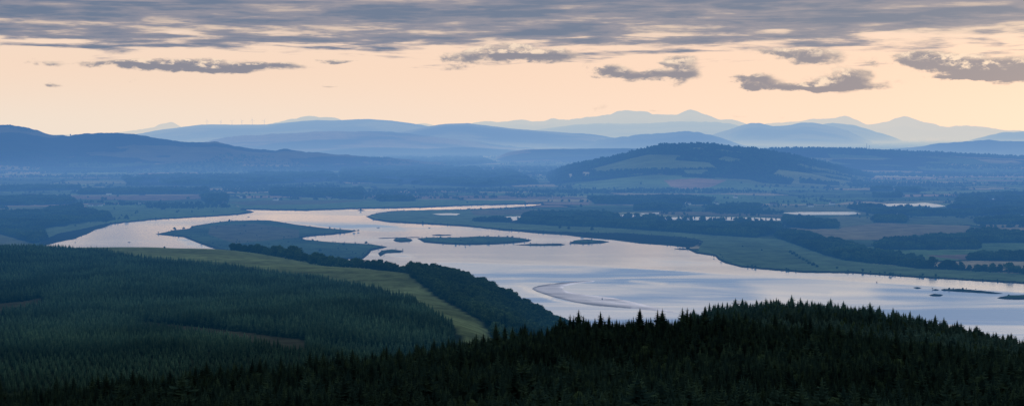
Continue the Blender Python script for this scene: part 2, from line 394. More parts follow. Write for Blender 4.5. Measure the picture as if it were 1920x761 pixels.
P_FIELD = [(150, 470), (180, 463), (330, 463), (435, 465), (520, 478), (600, 494), (700, 503), (760, 509), (776, 522), (800, 545), (830, 565), (872, 586), (905, 607), (925, 640), (880, 650),
           (852, 612), (780, 568), (700, 547), (600, 527), (400, 499), (260, 486), (200, 476)]
P_PLANT = [(-160, 465), (100, 469), (200, 478), (260, 490), (400, 504), (600, 532), (700, 552), (778, 573), (848, 618), (856, 690), (640, 740), (300, 790), (-160, 820)]
P_TRACK = [(270, 603), (420, 618), (530, 632), (575, 638), (572, 658), (500, 653), (380, 634), (265, 614)]
P_CLEAR = [(-60, 572), (40, 566), (76, 558), (84, 572), (30, 586), (-60, 592)]
P_WOODB = [(430, 470), (520, 476), (600, 488), (700, 497), (760, 504), (778, 518), (806, 545), (836, 563), (880, 585), (918, 606), (945, 640), (1000, 660), (1100, 660), (1130, 600), (1040, 560), (930, 520), (820, 490), (700, 470), (560, 462)]
nr, nc = 330, 300
dd = np.concatenate([np.linspace(-170, 300, 50), np.geomspace(305, 3350, nr-50)])
uu = np.linspace(-1, 1, nc)
DD, UU = np.meshgrid(dd, uu, indexing='ij')
XX = UU*(200+0.43*np.maximum(DD, 0))
ZZ = ter(XX, DD)
px, py = proj(XX, DD, ZZ)
ahead = DD > 250
far_hill = ahead & (DD > 900)
col = np.zeros((nr, nc, 3)); col[:] = (0.030, 0.040, 0.022)
fld = far_hill & (inpoly(px, py, P_FIELD) | ((px > 100) & (px < 800) & (DD > 2150) & (py < 520) & (DD < 2760) & ~inpoly(px, py, P_PLANT)))
g = fbm(XX*0.004+3, DD*0.012, 4)[..., None]
cut = (np.sin((DD*0.94+XX*0.30)/9.0)*0.5+0.5)[..., None]
col = np.where(fld[..., None], np.array((0.190, 0.225, 0.092))*(0.48+0.98*g)*(0.93+0.12*cut), col)
col = np.where((far_hill & (inpoly(px, py, P_TRACK) | inpoly(px, py, P_CLEAR)))[..., None], (0.075, 0.068, 0.040), col)
col = np.where((ZZ < 2.0)[..., None], (0.08, 0.075, 0.06), col)
me = mesh_np('hillside', np.stack([XX, DD, ZZ], -1).reshape(-1, 3), grid_faces(nr, nc)); smooth(me)
color_attr(me, 'land', col.reshape(-1, 3))
tag(obj('hillside', me, SLOPE), kind='structure')

# ------------------------------------------------------------------ river outline and islands (photo outlines laid on the plain)
RIVER = [(60, 476), (82, 462), (90, 459), (107, 454), (140, 448), (160, 440), (180, 431), (197, 426), (207, 421), (240, 417), (295, 412), (370, 407.5), (420, 405), (450, 402.5), (470, 399.5), (477, 397.3), (470, 395.2), (455, 393),
         (515, 394.5), (575, 395.5), (645, 393), (682, 392), (741, 391), (800, 389.5), (875, 386), (950, 384.2), (988, 383.6), (1015, 382.6), (1015, 383.8), (985, 387), (925, 390), (875, 392), (800, 393.5), (741, 395), (710, 398.7), (685, 405.5),
         (700, 412.5), (732, 417.5), (765, 419), (820, 422), (875, 425), (950, 433), (1062, 438), (1175, 440.5), (1280, 447), (1312, 453), (1310, 459), (1286, 464), (1290, 468), (1305, 475), (1340, 480), (1347, 487), (1360, 493.5), (1390, 501), (1430, 505), (1505, 511),
         (1600, 512.5), (1690, 518.5), (1775, 523.5), (1850, 528), (1920, 532), (2050, 541), (2500, 565), (2500, 720), (900, 720), (790, 600), (600, 520), (300, 496), (60, 492)]
ISL = {
 'big': [(292, 439), (322, 432), (355, 428), (360, 424), (395, 418), (430, 414), (480, 412.5), (505, 413), (517, 414.5), (555, 421), (615, 428), (650, 430.5), (671, 432.5), (657, 436), (625, 440), (585, 443), (565, 446), (572, 449), (625, 454), (695, 457.5), (727, 462.5), (717, 465.5), (697, 470), (690, 478), (680, 486), (560, 486), (460, 478), (405, 467), (390, 462.5), (370, 455), (345, 445), (295, 440)],
 'oval': [(737, 450), (742, 447), (756, 446), (770, 447.5), (774, 450.5), (768, 453.5), (752, 454.3), (741, 452.8)],
 'long': [(782, 447), (800, 445), (860, 445), (900, 442.8), (955, 444), (980, 446.5), (998, 450), (990, 453), (960, 456.5), (920, 458.5), (870, 459.5), (830, 457.5), (795, 454.5)],
 'thin': [(808, 440.5), (820, 439.3), (845, 440), (848, 441.2), (830, 442), (812, 441.6)],
 'bar': [(708, 446.3), (740, 444.9), (786, 444.2), (788, 445.3), (750, 446.2), (712, 447.2)],
 'strip': [(962, 459), (1000, 457), (1050, 456.5), (1062, 458.5), (1048, 460.8), (1000, 460.8)],
 'lens': [(1066, 457), (1077, 450.5), (1100, 448.5), (1130, 451), (1144, 453.5), (1130, 456), (1095, 458.2)],
 'hook': [(709, 475), (716, 469.5), (735, 467.3), (757, 470), (750, 473.5), (725, 474.6), (717, 478), (713, 481)],
 'spit': [(1262, 466.8), (1275, 465.5), (1292, 465.5), (1292, 468.5), (1275, 468)],
 'reed1': [(1740, 553), (1752, 551), (1770, 552.5), (1764, 555.5), (1748, 555)],
 'reed2': [(1764, 542), (1800, 541.5), (1840, 545), (1882, 549.8), (1868, 550.8), (1820, 548), (1795, 546.6), (1766, 544.6)],
 'reed3': [(1868, 558.5), (1892, 553.5), (1920, 553), (1990, 557), (1960, 560), (1910, 561.5), (1882, 560.5)],
 'reed4': [(1711, 539), (1720, 537.8), (1729, 540), (1720, 541.5)],
 'reed5': [(1746, 543.6), (1754, 541.5), (1762, 543), (1755, 544.8)],
 'bank_reflection': [(950, 432), (1062, 437), (1175, 439.5), (1280, 446), (1312, 452), (1311, 458), (1288, 464.5), (1262, 461), (1200, 456.5), (1150, 450), (1100, 446), (1062, 441), (1000, 437)],  # raised dark land standing in for the bank's reflection in the water
 'dot1': [(668, 394.5), (676, 393), (686, 394.3), (677, 395.6)],
}
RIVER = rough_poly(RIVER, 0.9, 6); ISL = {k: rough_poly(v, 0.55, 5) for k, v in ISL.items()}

# plain sheet
ys = np.concatenate([[252.6, 253.2, 254, 255, 256, 257.5, 259, 261, 263.5], np.arange(266, 300, 1.0), np.arange(300, 372, 0.8), np.arange(372, 520, 0.62), np.arange(520, 570, 0.9), np.arange(570, 730, 5)])
xs = np.concatenate([np.arange(-900, -30, 14), np.arange(-30, 1950, 2.2), np.arange(1950, 2900, 14)])
PY, PX = np.meshgrid(ys, xs, indexing='ij')
GD = EYE*F/(PY-HOR); GX = (PX-960)/F*GD
riv = sdist(PX, PY, RIVER)
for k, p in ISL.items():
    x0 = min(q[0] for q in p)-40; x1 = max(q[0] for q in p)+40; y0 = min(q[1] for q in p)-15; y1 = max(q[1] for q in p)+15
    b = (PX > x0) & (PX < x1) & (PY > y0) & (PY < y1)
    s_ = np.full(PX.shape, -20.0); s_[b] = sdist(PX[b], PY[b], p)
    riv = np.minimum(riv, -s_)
land = -riv                                  # >0 on land
GZ = np.clip(land*1.3, -4, 1.7)+np.where(land > 1.2, (fbm(GX*0.004, GD*0.004, 3)-0.5)*1.2*np.clip(land-1.2, 0, 1), 0)

# field pattern
PAL = np.array([(0.060, 0.096, 0.040), (0.095, 0.140, 0.055), (0.135, 0.175, 0.078), (0.27, 0.225, 0.13), (0.26, 0.19, 0.14), (0.078, 0.118, 0.048), (0.20, 0.205, 0.105), (0.36, 0.30, 0.19)])
def fields(X, Y, th=0.22, rw=210.0, cw=430.0, seed=0):
    r = np.random.default_rng(seed)
    c, s = math.cos(th), math.sin(th)
    wx = X+(fbm(X*0.0007+5, Y*0.0007, 2)-0.5)*500; wy = Y+(fbm(X*0.0007, Y*0.0007+9, 2)-0.5)*700
    u = wx*c+wy*s; v = -wx*s+wy*c
    rb = np.cumsum(r.uniform(0.4, 1.9, 4000)*rw)-200*rw
    ri = np.clip(np.searchsorted(rb, v), 1, 3998)
    w = cw*(0.5+1.2*r.random(4000))[ri]; off = r.random(4000)[ri]*3000
    ci = np.floor((u+off)/w).astype(int); fu = (u+off)/w-ci
    e = np.minimum(np.minimum(v-rb[ri-1], rb[ri]-v), np.minimum(fu, 1-fu)*w)   # metres to nearest hedge
    h = (ri*7349+ci*9151+seed*31) & 0xffff
    tab = r.random(65536)
    return tab[h], tab[(h*7+13) & 0xffff], e
f1, f2, edge = fields(GX, GD)
pick = np.array([0, 5, 1, 1, 2, 6, 3, 4, 0, 5, 2, 7])[(f1*12).astype(int)]
gcol = PAL[pick]*(0.95+0.6*f2)[..., None]
gcol = np.where((edge < 14)[..., None], (0.028, 0.042, 0.02), gcol)
far = GD > 14000
gcol = np.where(far[..., None], gcol*0.9+np.array((0.02, 0.03, 0.015)), gcol)
def paint(poly, c, soft=0.0, jit=0.25):
    x0 = min(q[0] for q in poly); x1 = max(q[0] for q in poly); y0 = min(q[1] for q in poly); y1 = max(q[1] for q in poly)
    b = (PX > x0-2) & (PX < x1+2) & (PY > y0-2) & (PY < y1+2)
    m = np.zeros(PX.shape, bool); m[b] = inpoly(PX[b], PY[b], poly)
    n = fbm(GX[m]*0.006, GD[m]*0.002, 4)
    gcol[m] = np.array(c)*(1-jit+2*jit*n)[:, None]
GRN = (0.118, 0.190, 0.078); MARSH = (0.125, 0.182, 0.090); TAN = (0.225, 0.190, 0.105); PINK = (0.21, 0.155, 0.115); PALE = (0.155, 0.170, 0.080)
paint([(430, 378), (560, 374.5), (780, 375), (985, 377), (985, 383), (875, 385.5), (741, 390.5), (575, 394.8), (455, 392.5)], GRN)
paint([(425, 380), (500, 376), (700, 376), (600, 384), (460, 386)], (0.13, 0.135, 0.065))
paint([(690, 368), (1000, 367.5), (1095, 371), (1090, 374.5), (780, 374), (690, 372)], PINK)
paint([(130, 368), (420, 366), (430, 371), (300, 377), (135, 374)], PINK)
paint([(155, 385), (420, 378), (450, 390), (468, 396.5), (420, 403.5), (300, 410), (210, 419), (200, 402)], GRN)
paint([(0, 388), (95, 388), (100, 393), (50, 404), (0, 408)], PALE)
paint([(-60, 440), (0, 438), (62, 450), (60, 462), (-60, 462)], PALE)
paint([(80, 433), (140, 423), (200, 415), (205, 421), (190, 427), (150, 443), (100, 450), (85, 445)], MARSH)
paint([(692, 404), (745, 397), (985, 390), (1100, 400), (1190, 432), (1280, 445), (1062, 437), (950, 432.5), (875, 424), (732, 417)], MARSH)
paint([(880, 395), (985, 393), (1080, 397), (1000, 408), (960, 404), (890, 405)], (0.16, 0.15, 0.085))
paint([(1130, 426), (1280, 438), (1420, 448), (1470, 450), (1520, 468), (1590, 492), (1730, 504), (1920, 515), (2100, 520), (2050, 540), (1850, 527), (1690, 518), (1505, 510.5), (1390, 500), (1345, 484), (1305, 474), (1318, 455), (1280, 446)], MARSH)
paint([(1310, 462), (1420, 455), (1480, 470), (1530, 495), (1400, 498), (1345, 478)], (0.105, 0.150, 0.064))
paint([(1480, 428), (1572, 431), (1600, 415), (1700, 421), (1820, 424), (1815, 431), (1812, 441), (1720, 442), (1700, 452), (1540, 450)], TAN)
paint([(1575, 405), (1640, 408), (1640, 420), (1572, 428), (1540, 412)], PALE)
paint([(1700, 410), (1880, 405), (1827, 414), (1830, 422), (1700, 420)], (0.10, 0.13, 0.06))
paint([(1640, 471), (1835, 470), (1835, 458), (1990, 455), (1990, 474), (1822, 477), (1818, 489), (1740, 483), (1680, 478)], GRN)
paint([(1735, 480), (1820, 478), (1816, 489), (1760, 484)], PINK)
paint([(1832, 423), (1990, 421), (1990, 432), (1862, 430)], TAN)
paint([(1200, 398), (1290, 397), (1470, 404), (1465, 407), (1240, 404)], (0.17, 0.15, 0.09))
paint([(1150, 372), (1330, 364), (1560, 372), (1640, 372), (1560, 384), (1425, 383), (1280, 386), (1100, 384)], GRN)
paint([(1420, 386), (1620, 388), (1640, 403), (1610, 404), (1480, 398)], PALE)
isl = np.zeros(PX.shape, bool)
for k in ISL: isl |= inpoly(PX, PY, ISL[k])
n = fbm(GX*0.006, GD*0.004, 4)
gcol[isl] = (np.array((0.068, 0.110, 0.052))*(0.45+1.05*n)[..., None])[isl]
paint([(950, 433), (1062, 438), (1175, 441), (1280, 448), (1308, 454), (1311, 458), (1288, 465.5), (1262, 462), (1200, 457.5), (1150, 452), (1100, 448), (1062, 443), (1000, 439)], (0.026, 0.034, 0.024))  # dark colour painted in place of the right bank's reflection
paint([(80, 452), (110, 438), (150, 431), (200, 420), (209, 421), (197, 426), (180, 431), (160, 440), (140, 448), (107, 454), (85, 463), (70, 463)], (0.026, 0.036, 0.024))  # left shore painted dark to imitate the wood mirrored in the river
paint([(395, 424), (480, 420), (560, 432), (560, 446), (440, 458), (390, 440)], (0.125, 0.128, 0.075))
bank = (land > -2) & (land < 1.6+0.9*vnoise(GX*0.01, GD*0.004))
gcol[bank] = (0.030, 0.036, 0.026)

# woods on the plain
WOODS = {
 'left': ([(-60, 408), (60, 402), (95, 395), (150, 390), (155, 397), (205, 405), (195, 414), (140, 420), (80, 430), (85, 452), (62, 458), (0, 440), (-60, 438)], 'dark broad wood on the left bank above the river narrows'),
 'leftback': ([(-60, 374), (130, 372), (138, 384), (0, 387), (-60, 387)], 'long dark wood at far left edge, behind a pale field'),
 'point': ([(882, 416), (940, 413), (975, 412), (990, 405), (1075, 404), (1150, 407), (1212, 409), (1280, 413), (1450, 419), (1465, 436), (1417, 447), (1350, 443), (1275, 437), (1200, 432), (1125, 427), (1050, 425), (1000, 422), (940, 418)], 'long dark riverside wood behind the bright middle reach'),
 'bend': ([(1462, 438), (1500, 442), (1535, 453), (1580, 462), (1635, 478), (1675, 483), (1730, 489), (1728, 502), (1650, 497), (1587, 490), (1547, 480), (1507, 465), (1455, 447)], 'curving wood along the back of the green river flats'),
 'block': ([(1640, 470), (1650, 460), (1720, 451), (1812, 451), (1830, 457), (1835, 469)], 'low rectangular wood edging a green field at right'),
 'block2': ([(1815, 441), (1850, 438), (1900, 443), (1990, 449), (1990, 456), (1832, 457), (1812, 450)], 'rounded dark wood behind the green field at right edge'),
 'edge': ([(1817, 490), (1822, 484), (1990, 482), (1990, 492)], 'straight dark wood belt at right edge beyond the tree row'),
 'scrub': ([(1690, 497), (1730, 500), (1800, 504), (1930, 511), (1990, 514), (1990, 517), (1800, 508), (1720, 505), (1680, 500)], 'low scrub between the rounded trees along the far bank at right'),
 'wedge': ([(1470, 411), (1522, 411), (1528, 416), (1567, 422), (1570, 429), (1520, 431), (1480, 427), (1468, 418)], 'wedge-shaped wood standing beside the tan field'),
 'housewood': ([(1642, 412), (1696, 413), (1696, 419), (1642, 419)], 'small square wood in front of the white house'),
 'rightfar': ([(1827, 416), (1884, 413), (1990, 411), (1990, 422), (1832, 422)], 'thin flat wood at right edge above a ploughed strip'),
 'estate': ([(1590, 392), (1640, 391), (1790, 391), (1800, 370), (1990, 360), (1990, 404), (1800, 406), (1725, 407), (1640, 403)], 'large estate wood around the bright ponds at right'),
 'copse1': ([(1637, 367), (1690, 366), (1690, 372), (1637, 372)], 'oval copse just above the bright pond at right'),
 'copse2': ([(1635, 354), (1672, 353), (1672, 359), (1635, 359)], 'small dark copse on the lower slope at right'),
 'copse3': ([(1682, 357), (1725, 356), (1725, 362), (1682, 362)], 'second small copse right of its darker neighbour on slope'),
 'mid1': ([(1325, 390), (1425, 388), (1425, 397), (1325, 397)], 'dark belt of trees above the poplar row'),
 'mid2': ([(1190, 390), (1275, 389), (1275, 396), (1190, 396)], 'short tree belt left of the poplar row'),
 'mid3': ([(1100, 373), (1270, 371), (1340, 374), (1330, 384), (1120, 384)], 'tree belt at the foot of the big wooded hill'),
 'belt1': ([(150, 358), (390, 357), (390, 365), (150, 366)], 'long wood across the middle of the left plain'),
 'belt2': ([(507, 358), (680, 357), (680, 375), (630, 373), (507, 368)], 'thick wood on the plain behind the river mouth'),
 'belt3': ([(708, 374), (750, 371), (782, 378), (710, 379)], 'dark mound-like wood on the far green bank'),
 'belt4': ([(380, 369), (425, 367), (425, 382), (400, 385), (378, 376)], 'wood beside the left river bend'),
 'belt5': ([(0, 353), (150, 350), (150, 357), (0, 360)], 'dark strip of wood at left below the long hill'),
 'wide': ([(640, 318), (780, 310), (960, 322), (1010, 346), (900, 352), (760, 346), (640, 342)], 'broad dark woodland in the middle of the valley'),
 'wide2': ([(230, 334), (360, 330), (620, 326), (640, 340), (420, 350), (240, 348)], 'scattered woodland under the long left hill'),
 'wide3': ([(690, 296), (900, 296), (930, 306), (840, 312), (700, 308)], 'far hazy woodland up the valley'),
}
for k, (p, l) in WOODS.items(): paint(p, (0.024, 0.036, 0.018))
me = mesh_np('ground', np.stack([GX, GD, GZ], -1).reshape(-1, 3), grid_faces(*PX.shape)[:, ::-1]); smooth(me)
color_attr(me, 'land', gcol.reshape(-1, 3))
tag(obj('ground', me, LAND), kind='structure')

# water sheet
wy = np.concatenate([np.arange(379, 480, 1.2), np.arange(480, 600, 2.0), np.arange(600, 735, 8)]); wx = np.arange(-40, 2560, 8.0)
WY, WX = np.meshgrid(wy, wx, indexing='ij')
wd = EYE*F/(WY-HOR)
RUF = [([(780, 492), (860, 491.5), (960, 495), (1100, 498), (1280, 508), (1400, 517), (1560, 524), (1700, 533), (1920, 548), (2560, 580), (2560, 735), (600, 735), (760, 520)], 1.0, 1.5),
       ([(525, 414.5), (600, 416.5), (700, 420), (745, 424), (770, 433), (720, 434), (650, 430), (560, 420)], 0.85, 1.5),
       ([(330, 447), (360, 448), (395, 466), (350, 460)], 0.7, 2.0), ([(725, 475), (760, 476), (780, 484), (740, 482)], 0.6, 2.0)]
ruf = np.zeros(WX.shape)
for p, a, s_ in RUF: ruf = np.maximum(ruf, a*sstep(-s_, s_*1.2, sdist(WX, WY, p, 0.4)))
LIGHT = [([(1180, 525), (1250, 530), (1245, 534), (1180, 528)], 0.6, 2.5), ([(1400, 530), (1640, 524), (1640, 560), (1440, 572)], 0.55, 14), ([(1560, 545), (1750, 550), (1750, 556), (1560, 552)], 0.4, 4),
         ([(970, 533), (997, 541), (1040, 560), (1100, 573), (1040, 564), (985, 545)], 0.8, 2.5)]
for p, a, s_ in LIGHT: ruf = ruf*(1-a*sstep(-s_, s_, sdist(WX, WY, p, 0.4)))
me = mesh_np('river', np.stack([(WX-960)/F*wd, wd, 0*wd], -1).reshape(-1, 3), grid_faces(*WX.shape)[:, ::-1]); smooth(me); float_attr(me, 'ruffle', ruf)
tag(obj('river', me, WATER), kind='structure')

# mudbank crescent: thin grid laid a hand above the water
MUDP = [(997, 541), (1001, 537.5), (1032, 532.5), (1060, 528.5), (1107, 526), (1121, 526.3), (1100, 529), (1072, 532.5), (1056, 537.5), (1054, 541), (1066, 547), (1095, 552), (1147, 557.5), (1185, 565), (1240, 578.5), (1268, 586), (1210, 580.5), (1180, 577.5), (1115, 573), (1080, 567), (1035, 556), (1005, 546)]
my = np.arange(522, 590, 0.8); mx_ = np.arange(985, 1290, 2.0); MY, MX = np.meshgrid(my, mx_, indexing='ij')
ms = sdist(MX, MY, rough_poly(MUDP, 1.3, 5)); md = EYE*F/(MY-HOR)
mz = np.clip(ms*0.09, -0.3, 0.22)
inner = dseg(MX, MY, [(1121, 526.3), (1072, 532.5), (1056, 537.5), (1066, 547), (1147, 557.5), (1268, 586)], 0.5, closed=False)
outer = dseg(MX, MY, [(1107, 526), (1032, 532), (1001, 537.5), (997, 541), (1005, 546), (1035, 556), (1080, 567), (1180, 577.5)], 0.5, closed=False)
pool = sstep(0, 6, sdist(MX, MY, [(1085, 559), (1130, 558), (1180, 568), (1230, 579), (1180, 574), (1110, 567)], 0.5))
wet = np.clip(0.60+0.5*np.exp(-(inner/3.0)**2)-0.45*np.exp(-(outer/2.2)**2)+0.5*pool, 0.1, 1.0)
me = mesh_np('mudbank', np.stack([(MX-960)/F*md, md, mz], -1).reshape(-1, 3), grid_faces(*MX.shape)[:, ::-1]); smooth(me); float_attr(me, 'wet', wet)
tag(obj('mudbank', me, MUD), kind='structure')

# ponds
PONDS = [[(1635, 384.2), (1675, 381.5), (1705, 382), (1735, 380), (1758, 383), (1774, 386.5), (1750, 388.8), (1733, 386), (1700, 386.4), (1660, 386.5)],
         [(1466, 399), (1500, 397.5), (1600, 397), (1615, 400.5), (1590, 402.6), (1500, 402.8)], [(810, 401), (840, 399.5), (863, 400.5), (855, 403.5), (825, 403)],
         [(944, 406), (982, 405.5), (976, 411), (960, 414)], [(1150, 404), (1180, 402), (1212, 404), (1205, 406.5), (1160, 405.8)], [(1198, 400), (1235, 398.4), (1236, 401), (1205, 401.6)],
         [(1230, 408), (1300, 406.5), (1400, 407.5), (1470, 409.5), (1468, 413.5), (1380, 413), (1290, 412.5), (1232, 411.5)],
         [(1838, 373), (1850, 371.3), (1872, 371.2), (1898, 372), (1880, 373.6), (1850, 374.2)], [(1862, 474.6), (1872, 472.8), (1884, 473.4), (1876, 475.2)], [(1902, 473.2), (1912, 472), (1916, 473), (1908, 474)], [(1905, 403), (1925, 402), (1940, 403.5), (1920, 404.5)]]
for p in PONDS:
    p = rough_poly(p, 0.45, 6)
    bm = bmesh.new(); vs = [bm.verts.new(flat(x, y, 2.6)) for x, y in p]; bm.faces.new(vs)
    bmesh.ops.triangulate(bm, faces=bm.faces[:]); bmesh.ops.recalc_face_normals(bm, faces=bm.faces[:])
    for f in bm.faces:
        if f.normal.z < 0: f.normal_flip()
    me = bpy.data.meshes.new('pond'); bm.to_mesh(me); bm.free()
    tag(obj('pond', me, POND), kind='structure')

# ------------------------------------------------------------------ hills and mountains
def interp(pts, x):
    xa = np.array([p[0] for p in pts], float); ya = np.array([p[1] for p in pts], float)
    return np.interp(x, xa, ya)
def smooth_profile(pts, x, w):
    acc = 0
    for k, wt in ((-1, 1), (-0.5, 2), (0, 3), (0.5, 2), (1, 1)): acc = acc+wt*interp(pts, x+k*w)
    return acc/9.0
def ridge(name, pts, dr, df, amp, sc_, base=(0.03, 0.04, 0.022), alt=(0.07, 0.08, 0.045), step=3.0, rows=70, rough=0.6, paintf=None, power=1.25, base_z=-6.0, sm=7.0):
    x0, x1 = pts[0][0], pts[-1][0]
    xs_ = np.arange(x0, x1+step, step); y_ = smooth_profile(pts, xs_, sm)
    H = EYE-(y_-HOR)/F*dr
    H = H+(fbm(xs_*0.09+dr*0.001, xs_*0+3.3, 5)-0.5)*4*rough*dr/F
    t = np.concatenate([np.linspace(0, 1, rows), 1+np.linspace(0.03, 0.6, 12)])
    T, XI = np.meshgrid(t, xs_, indexing='ij'); HH = np.broadcast_to(H, T.shape)
    d = df+(dr-df)*T
    X = (XI-960)/F*d
    pr = np.where(T <= 1, sstep(0, 1, T)*0.35+0.65*np.power(np.clip(T, 0, 1), power), np.maximum(1-(T-1)*1.6, 0))
    n = fbm(X/sc_+7, d/sc_, 5)-0.5; rv = np.abs(fbm(X/sc_*0.7+40, d/sc_*0.35, 4)-0.5)*2
    Z = base_z+(HH-base_z)*pr+amp*(n-0.6*rv)*np.sin(np.pi*np.clip(T, 0, 1))*np.clip(HH/200.0, 0.1, 1.5)
    cap = EYE+(HH-EYE)*d/dr                      # never rise above the traced skyline from the front
    Z = np.where((T < 1) & (Z > cap-0.3), cap-0.3-(1-T)*2, Z)
    m = sstep(0.42, 0.6, fbm(X/sc_*1.4+3, d/sc_*1.4, 4))[..., None]
    c = np.array(base)*(1-m)+np.array(alt)*m
    if paintf is not None: c = paintf(X, d, Z, T, c)
    me = mesh_np(name, np.stack([X, d, Z], -1).reshape(-1, 3), grid_faces(*T.shape)); smooth(me)
    color_attr(me, 'land', c.reshape(-1, 3))
    tag(obj(name, me, HILLM), kind='structure')
    return X, d, Z
MTN = ((0.035, 0.036, 0.026), (0.19, 0.175, 0.13))
# far peaks
ridge('mountain', [(120, 262), (170, 256), (213, 249.5), (252, 245), (284, 240), (307, 231), (318, 229.5), (326, 230), (339, 239), (370, 248), (420, 258)], 120000, 100000, 160, 6000, *MTN, rough=1.0)
ridge('mountain', [(460, 246), (505, 233), (544, 224), (570, 219), (582, 217.5), (603, 220), (627, 220.3), (645, 228), (680, 235), (730, 250)], 85000, 70000, 160, 5000, *MTN, rough=1.0)
ridge('mountain', [(740, 250), (770, 236), (786, 231), (800, 231.5), (830, 240), (850, 250)], 100000, 90000, 100, 5000, *MTN)
ridge('mountain', [(800, 256), (850, 242), (884, 231), (900, 228), (912, 227), (932, 229), (955, 227), (979, 224), (995, 228), (1019, 226.5), (1038, 222), (1054, 225), (1085, 222), (1113, 218.6), (1145, 214.7), (1157, 208.4), (1172, 206.8), (1200, 209), (1216, 210), (1224, 215), (1247, 216), (1271, 215), (1284, 209), (1296, 205), (1306, 208), (1316, 213), (1335, 218.6), (1352, 225), (1367, 223.4), (1386, 228), (1402, 233), (1440, 240), (1500, 250)], 90000, 72000, 220, 5000, *MTN, rough=1.0, sm=4)
ridge('mountain', [(1380, 255), (1420, 236), (1446, 231), (1470, 229), (1497, 228), (1517, 224), (1556, 222.6), (1572, 220), (1584, 217.5), (1599, 222), (1619, 231), (1627, 234), (1655, 230.5), (1674, 224), (1694, 218.4), (1710, 221), (1726, 228), (1753, 233), (1761, 237), (1781, 239), (1793, 236), (1828, 236), (1848, 239), (1887, 244), (1920, 245.5), (2000, 247), (2100, 252)], 130000, 105000, 220, 7000, *MTN, rough=1.0, sm=4)
# front of the central massif
ridge('mountain', [(880, 262), (960, 250), (1034, 239), (1080, 234), (1121, 230.5), (1160, 231.5), (1192, 232), (1240, 230), (1280, 227), (1310, 229), (1340, 228), (1375, 233), (1420, 242), (1460, 256)], 66000, 50000, 140, 4000, *MTN, rough=1.0)
# mid ridges
ridge('mountain', [(1240, 282), (1280, 268), (1330, 255), (1378, 239), (1392, 234), (1406, 231), (1426, 230.5), (1450, 237), (1477, 235), (1505, 229.7), (1532, 231), (1556, 236), (1591, 245), (1615, 257), (1647, 272), (1670, 284)], 42000, 33000, 130, 3200, *MTN, rough=0.8, sm=5)
ridge('mountain', [(1480, 250), (1520, 238), (1540, 233), (1564, 230.5), (1603, 235), (1635, 245), (1674, 257), (1714, 271.5), (1740, 280)], 52000, 42000, 120, 3500, *MTN, rough=0.7, sm=5)
ridge('mountain', [(1750, 275), (1790, 268), (1812, 264.8), (1848, 255), (1883, 247.8), (1903, 247.6), (1920, 246), (1980, 240), (2080, 250), (2200, 268)], 45000, 36000, 120, 3200, *MTN, rough=0.7)
ridge('hill', [(180, 264), (260, 251), (310, 242), (339, 239), (371, 234.4), (394, 233.2), (434, 234.4), (505, 233.3), (552, 229), (591, 225), (625, 226), (664, 224), (691, 223.4), (731, 226.5), (770, 231), (806, 237), (850, 247), (920, 262)], 40000, 30000, 120, 3500, *MTN, rough=0.4)
ridge('hill', [(640, 268), (740, 250), (806, 237), (837, 232.4), (877, 231), (916, 236), (955, 241), (1019, 246), (1113, 252), (1149, 258), (1200, 268), (1240, 276)], 32000, 24000, 110, 3000, *MTN, rough=0.4)
ridge('hill', [(330, 275), (390, 265), (430, 256), (500, 252), (560, 249), (640, 246), (700, 247), (760, 249), (860, 262), (920, 270), (1000, 278)], 25000, 19000, 50, 2600, (0.06, 0.07, 0.04), (0.26, 0.20, 0.15), rough=1.0)
ridge('hill', [(970, 290), (1040, 278), (1090, 268), (1149, 259), (1208, 251.5), (1255, 249.5), (1285, 246), (1310, 248), (1350, 258), (1390, 271), (1420, 280), (1450, 288)], 29000, 22000, 90, 2800, (0.035, 0.045, 0.025), (0.08, 0.085, 0.05), rough=1.0)
ridge('hill', [(1640, 284), (1674, 279), (1729, 274.6), (1761, 268), (1792, 267), (1832, 263.4), (1852, 262), (1879, 264.5), (1920, 264.8), (2000, 262), (2150, 275)], 22000, 17500, 70, 2300, (0.035, 0.045, 0.025), (0.09, 0.10, 0.055), rough=0.6)
def lowpaint(X, d, Z, T, c):
    f1, f2, e = fields(X, d, 0.35, 420, 800, 5)
    pick = np.array([0, 0, 5, 0, 5, 1, 0, 5, 2, 0, 3, 0])[(f1*12).astype(int)]
    return PAL[pick]*(0.45+0.4*f2)[..., None]
low1 = ridge('hill', [(500, 292), (600, 282), (700, 276), (800, 279), (870, 275), (980, 283), (1100, 286)], 20500, 16500, 12, 1500, paintf=lowpaint, rough=0.4)
low2 = ridge('hill', [(880, 308), (925, 298), (950, 286), (980, 281), (1035, 279), (1100, 279), (1180, 278), (1240, 282), (1300, 290)], 16000, 13200, 12, 1500, paintf=lowpaint, rough=0.4)
